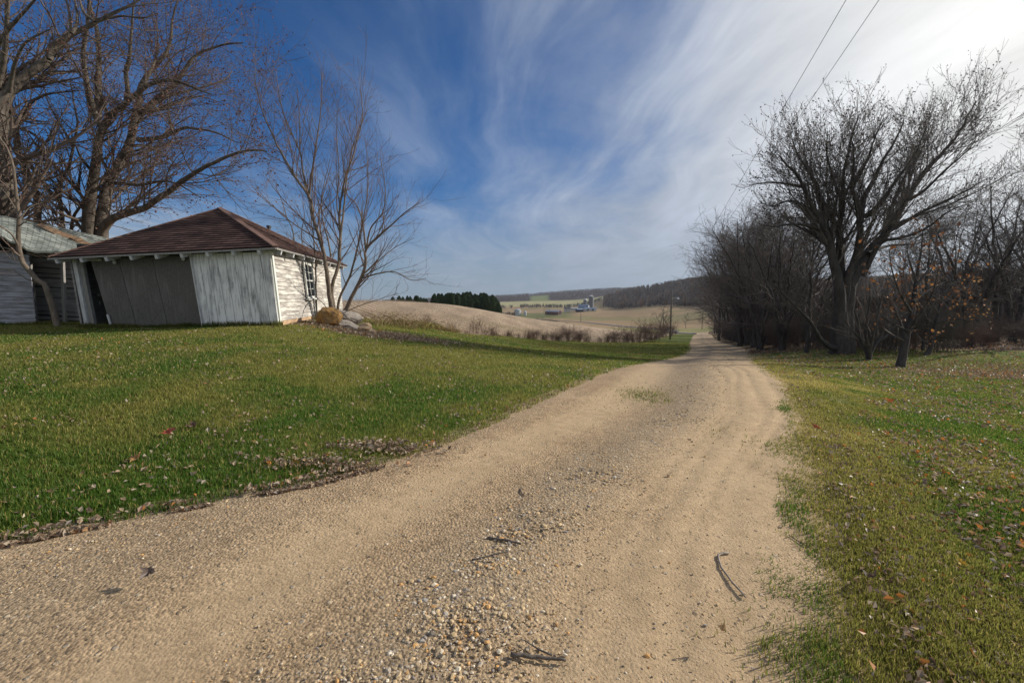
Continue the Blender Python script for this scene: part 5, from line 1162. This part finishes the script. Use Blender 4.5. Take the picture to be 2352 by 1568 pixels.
PUR = [(.125, .105, .10), (.15, .12, .105), (.11, .095, .098), (.14, .125, .105), (.105, .092, .092)]
hillfoot = lambda px: np.interp(px, [1380, 1410, 1460, 1500, 1600, 1700], [900, 815, 720, 675, 570, 420])
wood('hillside_woods', 'bare purple grey woods covering the near valley side', 1385, 1760, 420, 1150, 5200, 12, lambda px, Y: (Y > hillfoot(px)) & (px > 1384 + (Y - 900) * .0), 60, PUR + [(.15, .085, .05), (.13, .12, .11)])
wood('far_woods', 'hazy bare woods along the far ridge', 880, 1480, 1650, 2450, 6500, 12, lambda px, Y: ~((px > 1216) & (px < 1262) & (Y < 2120)) & (Y > np.interp(px, [1140, 1250, 1340], [1640, 1690, 1720])), 22, PUR[:3])
wood('tree_belt', 'low dark belt of trees between the far valley fields', 1145, 1400, 1120, 1230, 420, 9, lambda px, Y: (vnoise(px / 14, px * 0, 4) > .22), 34, [(.06, .055, .052), (.075, .065, .06), (.05, .055, .045)])
wood('valley_thicket', 'low scrub thicket in the valley edge below the field crest', 1150, 1182, 560, 700, 60, 8, lambda px, Y: Y > 0, 40, PUR + [(.13, .075, .05)])
wood('hillside_brush', 'dim grey brown brush and saplings covering the slope behind the wood', 1640, 2700, 34, 240, 4200, 3.2, lambda px, Y: ((px - 1176) / FC * Y > xr(Y) + 5) & (px > 1700 - Y * .2), 46, [(.10, .085, .075), (.085, .072, .066), (.12, .095, .075), (.075, .065, .06)])
# single bushes and trees in the valley
def put2(proto, base_h, px, py, Y, H, label, group=None, wide=1.0):
    p = T(px, py, Y); p[2] = g1(p[0], p[1]) - .0025 * Y; s_ = H / base_h; o = dup(proto, p, rng.random() * 6, (s_ * wide, s_ * wide, s_), label, group)
    if group is None and 'group' in o: del o['group']
    return o
fpro = [tree_proto('bare_tree', 'tree', 111, 9.0, 3.2, 2, B_dark, M_twigd, 'dark bare tree rising from the roadside brush far down the lane, road side', 'far bare trees in the valley', .6, rmul=5.5), tree_proto('bare_tree', 'tree', 112, 9.0, 2.6, 1, B_dark, M_twigd, 'dark bare tree rising from the roadside brush far down the lane, field side', 'far bare trees in the valley', .7, rmul=5.5)]
for o, px, Y in zip(fpro, (1648, 1612), (150, 200)):
    p = T(px, 760, Y); p[2] = g1(p[0], p[1]) - .4; o.location = p
for dx, lb in ((-7, 'grey three-stemmed tree clump by the valley road, its nearest stem'), (0, 'middle stem of the grey tree clump by the valley road'), (7, 'far stem of the grey tree clump by the valley road')):
    put2(fpro[(dx + 7) // 7 % 2], 9.0, 1524 + dx * 1.1, 751.5, 235, [9.8, 11, 9.2][(dx + 7) // 7], lb, wide=1.05)
put2(fpro[1], 9, 1575, 745.5, 262, 8.2, 'small lone bare tree in the tan field past the clump')
M_olv = noisy('olive_shrub_twig', (.07, .075, .045), (.13, .13, .08), 3, .9, 0)
vsh = [shrub_proto(211, 2.2, 34, 'x', M_olv, None), shrub_proto(212, 2.0, 34, 'x', M_twigd, None)]
for o in vsh:
    if 'group' in o: del o['group']
fu = []
for i, (px, py, Y, H, w_, lb) in enumerate([(1232, 728, 190, 2.2, 1.5, 'leftmost clump of the long olive bush beyond the field crest'), (1246, 730, 190, 2.6, 1.7, 'middle clump of the long olive bush beyond the field crest'), (1262, 731, 190, 2.6, 1.7, 'tallest clump of the long olive bush beyond the field crest'), (1275, 733, 190, 2.0, 1.4, 'smallest clump of the long olive bush beyond the field crest'), (1300, 736, 215, 2.2, 1.0, 'round grey bush alone beyond the field crest')]):
    p = T(px, py, Y); p[2] = g1(p[0], p[1]) - .55; k = 0 if i < 4 else 1
    if k not in fu: fu.append(k); o = vsh[k]; o.location = p; o.scale = (H / 2.1 * w_,) * 2 + (H / 2.1,); o['label'] = lb
    else: dup(vsh[k], p, i, (H / 2.1 * w_, H / 2.1 * w_, H / 2.1), lb)
for i, (px, H) in enumerate([(1250, 13), (1256, 14.5), (1262, 13)]):
    put2(fpro[1], 9, px, 716, 640, H, ['thin bare tree in front of the red barn, nearest the grain bins', 'tallest thin bare tree in front of the red barn', 'thin bare tree in front of the red barn, nearest its gable'][i], wide=.5)

# ------------------------------------------------------------------ weeds between lawn and field
M_weed = attrmat('dry_weed', .85, .2, .15)
def weed_proto(name, seed, n, H, spread, cols, label, cat, grp, lean=.25, side=3, grassy=False):
    global rng
    keep = rng; rng = np.random.default_rng(seed)
    b = np.column_stack([rng.normal(0, spread, n), rng.normal(0, spread, n), np.full(n, -.03)]); a = rng.random(n) * 2 * PI; h = H * (.5 + .6 * rng.random(n))
    P = np.empty((n, 6, 3)); P[:, 0] = b; d = nrm(np.column_stack([np.cos(a) * lean, np.sin(a) * lean, np.ones(n)]))
    for i in range(1, 6):
        P[:, i] = P[:, i - 1] + d * (h / 5)[:, None]; d = nrm(d + rng.normal(0, .08, (n, 3)) + (np.column_stack([np.cos(a), np.sin(a), -np.ones(n) * .8]) * .22 if grassy else 0))
    R = np.linspace(.006, .003, 6)[None] * (.8 + .6 * rng.random((n, 1)))
    lv = [(P, R, 3)]
    if side:
        P1, R1 = grow(P, R, side, .4, 1, 35, 12, (.10 * H, .28 * H), 4, .2, .1, .7, .6, .003); lv.append((P1, R1, 3)); tips = P1[:, -1]
    o = thing(name, label, cat, (0, 0, 0), grp); Vs, Fs, Cs, m = [], [], [], 0
    for (p, r_, k) in lv:
        V, F = tubes(p, r_, k); Vs.append(V); Fs.append(F + m); m += len(V); c = np.asarray(cols)[rng.integers(0, len(cols), len(p))] * (.7 + .6 * rng.random((len(p), 1))); Cs.append(np.repeat(c, p.shape[1] * k, 0))
    mk('stems', np.concatenate(Vs), [np.concatenate(Fs)], M_weed, o, False, np.concatenate(Cs))
    if side:
        t = tips + rng.normal(0, .02, tips.shape); V, F = cards(t, .05 * (.6 + .8 * rng.random(len(t)))); c = np.asarray(cols)[rng.integers(0, len(cols), len(t))] * (.6 + .6 * rng.random((len(t), 1))); mk('leaves', V, [F], M_weed, o, False, np.repeat(c, 4, 0))
    rng = keep; return o
TAN = [(.34, .25, .14), (.28, .19, .11), (.40, .32, .17), (.24, .20, .08), (.20, .13, .08)]; DRK = [(.10, .07, .05), (.14, .09, .065), (.085, .055, .05), (.20, .14, .10)]; YEL = [(.36, .28, .10), (.24, .23, .07), (.16, .19, .05), (.42, .27, .12)]
GW = 'dead weeds along the lawn and field boundary'
wp = [weed_proto('weed_clump', 401, 70, 1.0, .35, DRK, 'x', 'weeds', GW), weed_proto('weed_clump', 402, 120, .75, .45, TAN, 'x', 'weeds', GW, .5, 1, True), weed_proto('weed_clump', 403, 40, 1.3, .3, DRK + TAN[:1], 'x', 'weeds', GW, .15, 4), weed_proto('weed_clump', 404, 170, .6, .5, YEL, 'x', 'weeds', GW, .6, 0, True)]
wu = set()
def weed(k, x, y, s_, label):
    loc = (x, y, g1(x, y))
    if k not in wu:
        wu.add(k); o = wp[k]; o.location = loc; o.scale = (s_,) * 3; o['label'] = label; return o
    return dup(wp[k], loc, rng.random() * 6, s_, label)
lw_ = ['dark dead weed stalks between lawn and stubble', 'arching tan dry grass between lawn and stubble', 'tall thin seeded weed stalks between lawn and stubble', 'yellow green rank grass between lawn and stubble']
for i in range(86):
    px = 845 + 660 * (rng.random() if i < 50 else .30 * rng.random()); x0 = None
    t = rng.random(); x = np.interp(px, [845, 900, 1050, 1150, 1250, 1450, 1510], [-5.6, -5.0, -3.1, -.8, 2.6, 13.9, 24]) ; y = yfar(x) + rng.normal(.3, .5) + (.7 if px < 1050 else 0)
    p = [.04, .38, .06, .52] if px < 1060 else ([.30, .22, .33, .15] if px < 1230 else [.45, .15, .35, .05])
    k = int(rng.choice(4, p=p)); pl_ = ', near the boulders' if px < 1060 else (', along the middle stretch' if px < 1300 else ', towards the lawn corner'); weed(k, x, y, (.26 + .34 * rng.random()) * (1 + .012 * np.maximum(y - 28, 0)), lw_[k] + pl_)
for (px, py, Y, k, s_, lb) in [(878, 738, 18.5, 1, 1.2, 'big tawny drooping grass tussock right behind the boulder heap'), (962, 748, 20.5, 3, 1.2, 'yellow green grass tussock on the lawn edge past the boulders'), (938, 757, 19, 1, .8, 'low straw coloured tussock in front of the yellow green one'), (1128, 766, 29, 0, .72, 'dark brown dead weed clump standing halfway along the lawn edge'), (1100, 764, 29.5, 2, .85, 'tallest spindly weed stalks rising beside the dark weed clump')]:
    p = T(px, py, Y); o = weed(k, p[0], p[1], s_, lb)
gb = 'red brown thicket bushes by the lawn corner'
bu = shrub_proto(221, 1.8, 22, 'x', M_twigp, gb); first = True
bl_ = [(1455, 53, 1.7), (1470, 54, 2.3), (1484, 56, 2.6), (1498, 57, 2.2), (1520, 82, 2.8), (1532, 84, 2.6), (1546, 92, 2.6), (1440, 52, 1.4), (1290, 38.5, 1.1), (1305, 40, 1.35), (1270, 37, .9), (1330, 42, 1.1), (1414, 50, 1.6)]
bl_ += [(px + rng.normal(0, 15), float(np.interp(px, [1230, 1330, 1460, 1550], [35.5, 42.5, 54, 95]) + rng.normal(1, .8)), .5 + .75 * rng.random()) for px in np.linspace(1235, 1550, 17)]
for (px, Y, H) in bl_:
    x = (px - 1176) / FC * Y; L_ = 'red brown leafless bush ' + ('near the foot of the tall utility pole' if px > 1508 else ('in the thicker clump at the lawn corner' if px > 1405 else 'in the low row midway along the lawn edge')); q = H / 1.8; w_ = q * (.8 + .7 * rng.random())
    if first: first = False; bu.location = (x, Y, g1(x, Y)); bu.scale = (w_, w_, q); bu['label'] = L_
    else: dup(bu, (x, Y, g1(x, Y)), rng.random() * 6, (w_, w_, q), L_)
# stubble: short cut stalks standing in the near field
x, y = sample(150000, -.75, .75, 14, 95); k = (y > yfar(x) + .3) & (x < xl(y) - 1) & (y < 140)
x, y = x[k], y[k]; rowd = np.round((x * .93 + y * .37) / .76) * .76; off = rowd - (x * .93 + y * .37); x = x + off * .93 * .8; y = y + off * .37 * .8
c = np.array([.41, .32, .22]) * (.55 + .7 * rng.random((len(x), 1)))
V, q, t, cc = blades(x, y, .045 + .06 * rng.random(len(x)), .010 * (1 + y / 30), c, .9)
V[:, 2] -= .06
tag(mk('stubble', V, [q, t], M_weed, None, False, cc), 'short pale cut stalks standing over the harvested field', 'stubble', kind='stuff')

# ------------------------------------------------------------------ sky, sun, camera
HAZE = globals().get('HZ', .00008)
SUN_AZ, SUN_EL = math.radians(72), math.radians(25)
w = bpy.data.worlds.new('World'); S.world = w; w.use_nodes = True; nt = NT(w.node_tree)
bg = nt.n['Background']
STR = .12
sky = nt.node('ShaderNodeTexSky', sky_type='NISHITA'); sky.sun_disc = False; sky.sun_elevation = SUN_EL; sky.sun_rotation = SUN_AZ
sky.air_density = 1.0; sky.dust_density = .4; sky.ozone_density = 3.0; sky.altitude = 300
GAZ = math.radians(56)
G = nt.node('ShaderNodeVectorMath', {0: nt.n.new('ShaderNodeTexCoord').outputs['Generated']}, operation='NORMALIZE').outputs[0]
sx = nt.node('ShaderNodeSeparateXYZ', {0: G}); X_, Y_, Z_ = sx.outputs[0], sx.outputs[1], sx.outputs[2]
zc = nt.math('ADD', nt.math('MAXIMUM', Z_, 0.0), .10)
pl = nt.node('ShaderNodeCombineXYZ', {0: nt.math('DIVIDE', X_, zc), 1: nt.math('DIVIDE', Y_, zc), 2: 0.0}).outputs[0]
dt = nt.node('ShaderNodeVectorMath', {0: G, 1: (math.sin(GAZ) * math.cos(SUN_EL), math.cos(GAZ) * math.cos(SUN_EL), math.sin(SUN_EL))}, operation='DOT_PRODUCT').outputs['Value']
warpn = nt.noise(nt.mapping(pl, (.42, .42, 1)), 1.0, 2, .45, 0, 1)
wv = nt.node('ShaderNodeVectorMath', {0: warpn, 1: (.5, .5, .5)}, operation='SUBTRACT').outputs[0]
plw = nt.node('ShaderNodeVectorMath', {0: wv, 1: (1.25, 1.25, 0), 2: pl}, operation='MULTIPLY_ADD').outputs[0]
v1 = nt.mapping(plw, (.62, .40, 1), (0, 0, math.radians(40))); v2 = nt.mapping(plw, (2.3, .60, 1), (0, 0, math.radians(52)), (2, 5, 0)); v3 = nt.mapping(plw, (1.1, .8, 1), (0, 0, .3), (3.1, 1.7, 0))
n1 = nt.noise(v1, 1.0, 9, .60, .5); n2 = nt.noise(v2, 1.0, 7, .58, .5); n3 = nt.noise(v3, 1.0, 7, .6, .8)
cov = nt.math('ADD', nt.math('MULTIPLY', n1, .55), nt.math('ADD', nt.math('MULTIPLY', n2, .50), nt.math('MULTIPLY', n3, .36)))
bias = nt.math('ADD', nt.ramp(dt, [(.30, 0.0), (.52, .16), (.66, .31), (.84, .42), (.97, .66)]), nt.ramp(Z_, [(0.0, .34), (.10, .26), (.24, .09), (.4, 0.0)]))
bias = nt.math('ADD', bias, nt.ramp(nt.math('ADD', nt.math('MULTIPLY', Y_, .5), .5), [(.30, .55), (.55, 0.0)]))  # extra unseen cloud behind the camera, added to raise the fill light
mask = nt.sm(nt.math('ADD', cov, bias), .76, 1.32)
deep = nt.mix(1.0, sky.outputs[0], (.115, .385, .66), 'MULTIPLY')
k = lambda r, g, b: (r / STR, g / STR, b / STR)
cl = nt.ramp(dt, [(-.6, k(.5, .52, .55)), (.2, k(.24, .30, .40)), (.55, k(.27, .335, .46)), (.80, k(.40, .45, .54)), (.93, k(.65, .67, .70)), (.985, k(.86, .86, .84))])
cl = nt.mix(1.0, cl, nt.ramp(nt.math('ADD', nt.math('MULTIPLY', n2, .5), nt.math('MULTIPLY', n1, .5)), [(.32, .74), (.5, 1.0), (.66, 1.28)]), 'MULTIPLY')
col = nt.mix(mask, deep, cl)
hz = nt.ramp(Z_, [(0.0, .85), (.05, .55), (.16, .0)])
col = nt.mix(hz, col, k(.25, .31, .375))
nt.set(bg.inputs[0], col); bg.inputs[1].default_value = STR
sd = Vector((math.sin(SUN_AZ) * math.cos(SUN_EL), math.cos(SUN_AZ) * math.cos(SUN_EL), math.sin(SUN_EL)))
L = bpy.data.lights.new('sun', 'SUN'); L.energy = 5.0; L.angle = math.radians(.6); L.color = (1, .93, .82)
lo = bpy.data.objects.new('sun', L); COL.objects.link(lo); lo.rotation_euler = sd.to_track_quat('Z', 'Y').to_euler()
cam = bpy.data.cameras.new('camera'); cam.sensor_width = 36; cam.lens = 36 * FC / 2352; cam.clip_end = 12000; cam.clip_start = .05
co = bpy.data.objects.new('camera', cam); COL.objects.link(co); co.location = (0, 0, CZ); co.rotation_euler = (PI / 2 - TH, 0, 0)
S.camera = co
S.view_settings.view_transform = 'Standard'; S.view_settings.look = 'None'; S.view_settings.exposure = .12; S.view_settings.gamma = 1

hm = bpy.data.materials.new('thin_haze'); hm.use_nodes = True; ht = NT(hm.node_tree); ht.n.remove(ht.n['Principled BSDF'])
pv = ht.node('ShaderNodeVolumePrincipled', {'Color': (.80, .88, 1.0, 1), 'Density': HAZE, 'Anisotropy': .3}); ht.l.new(pv.outputs[0], ht.n['Material Output'].inputs['Volume'])
if HAZE > 0:
    mb = MB(); mb.box(-5900, 5900, -40, 2960, -180, 240); tag(mb.build('haze', hm), kind='stuff')
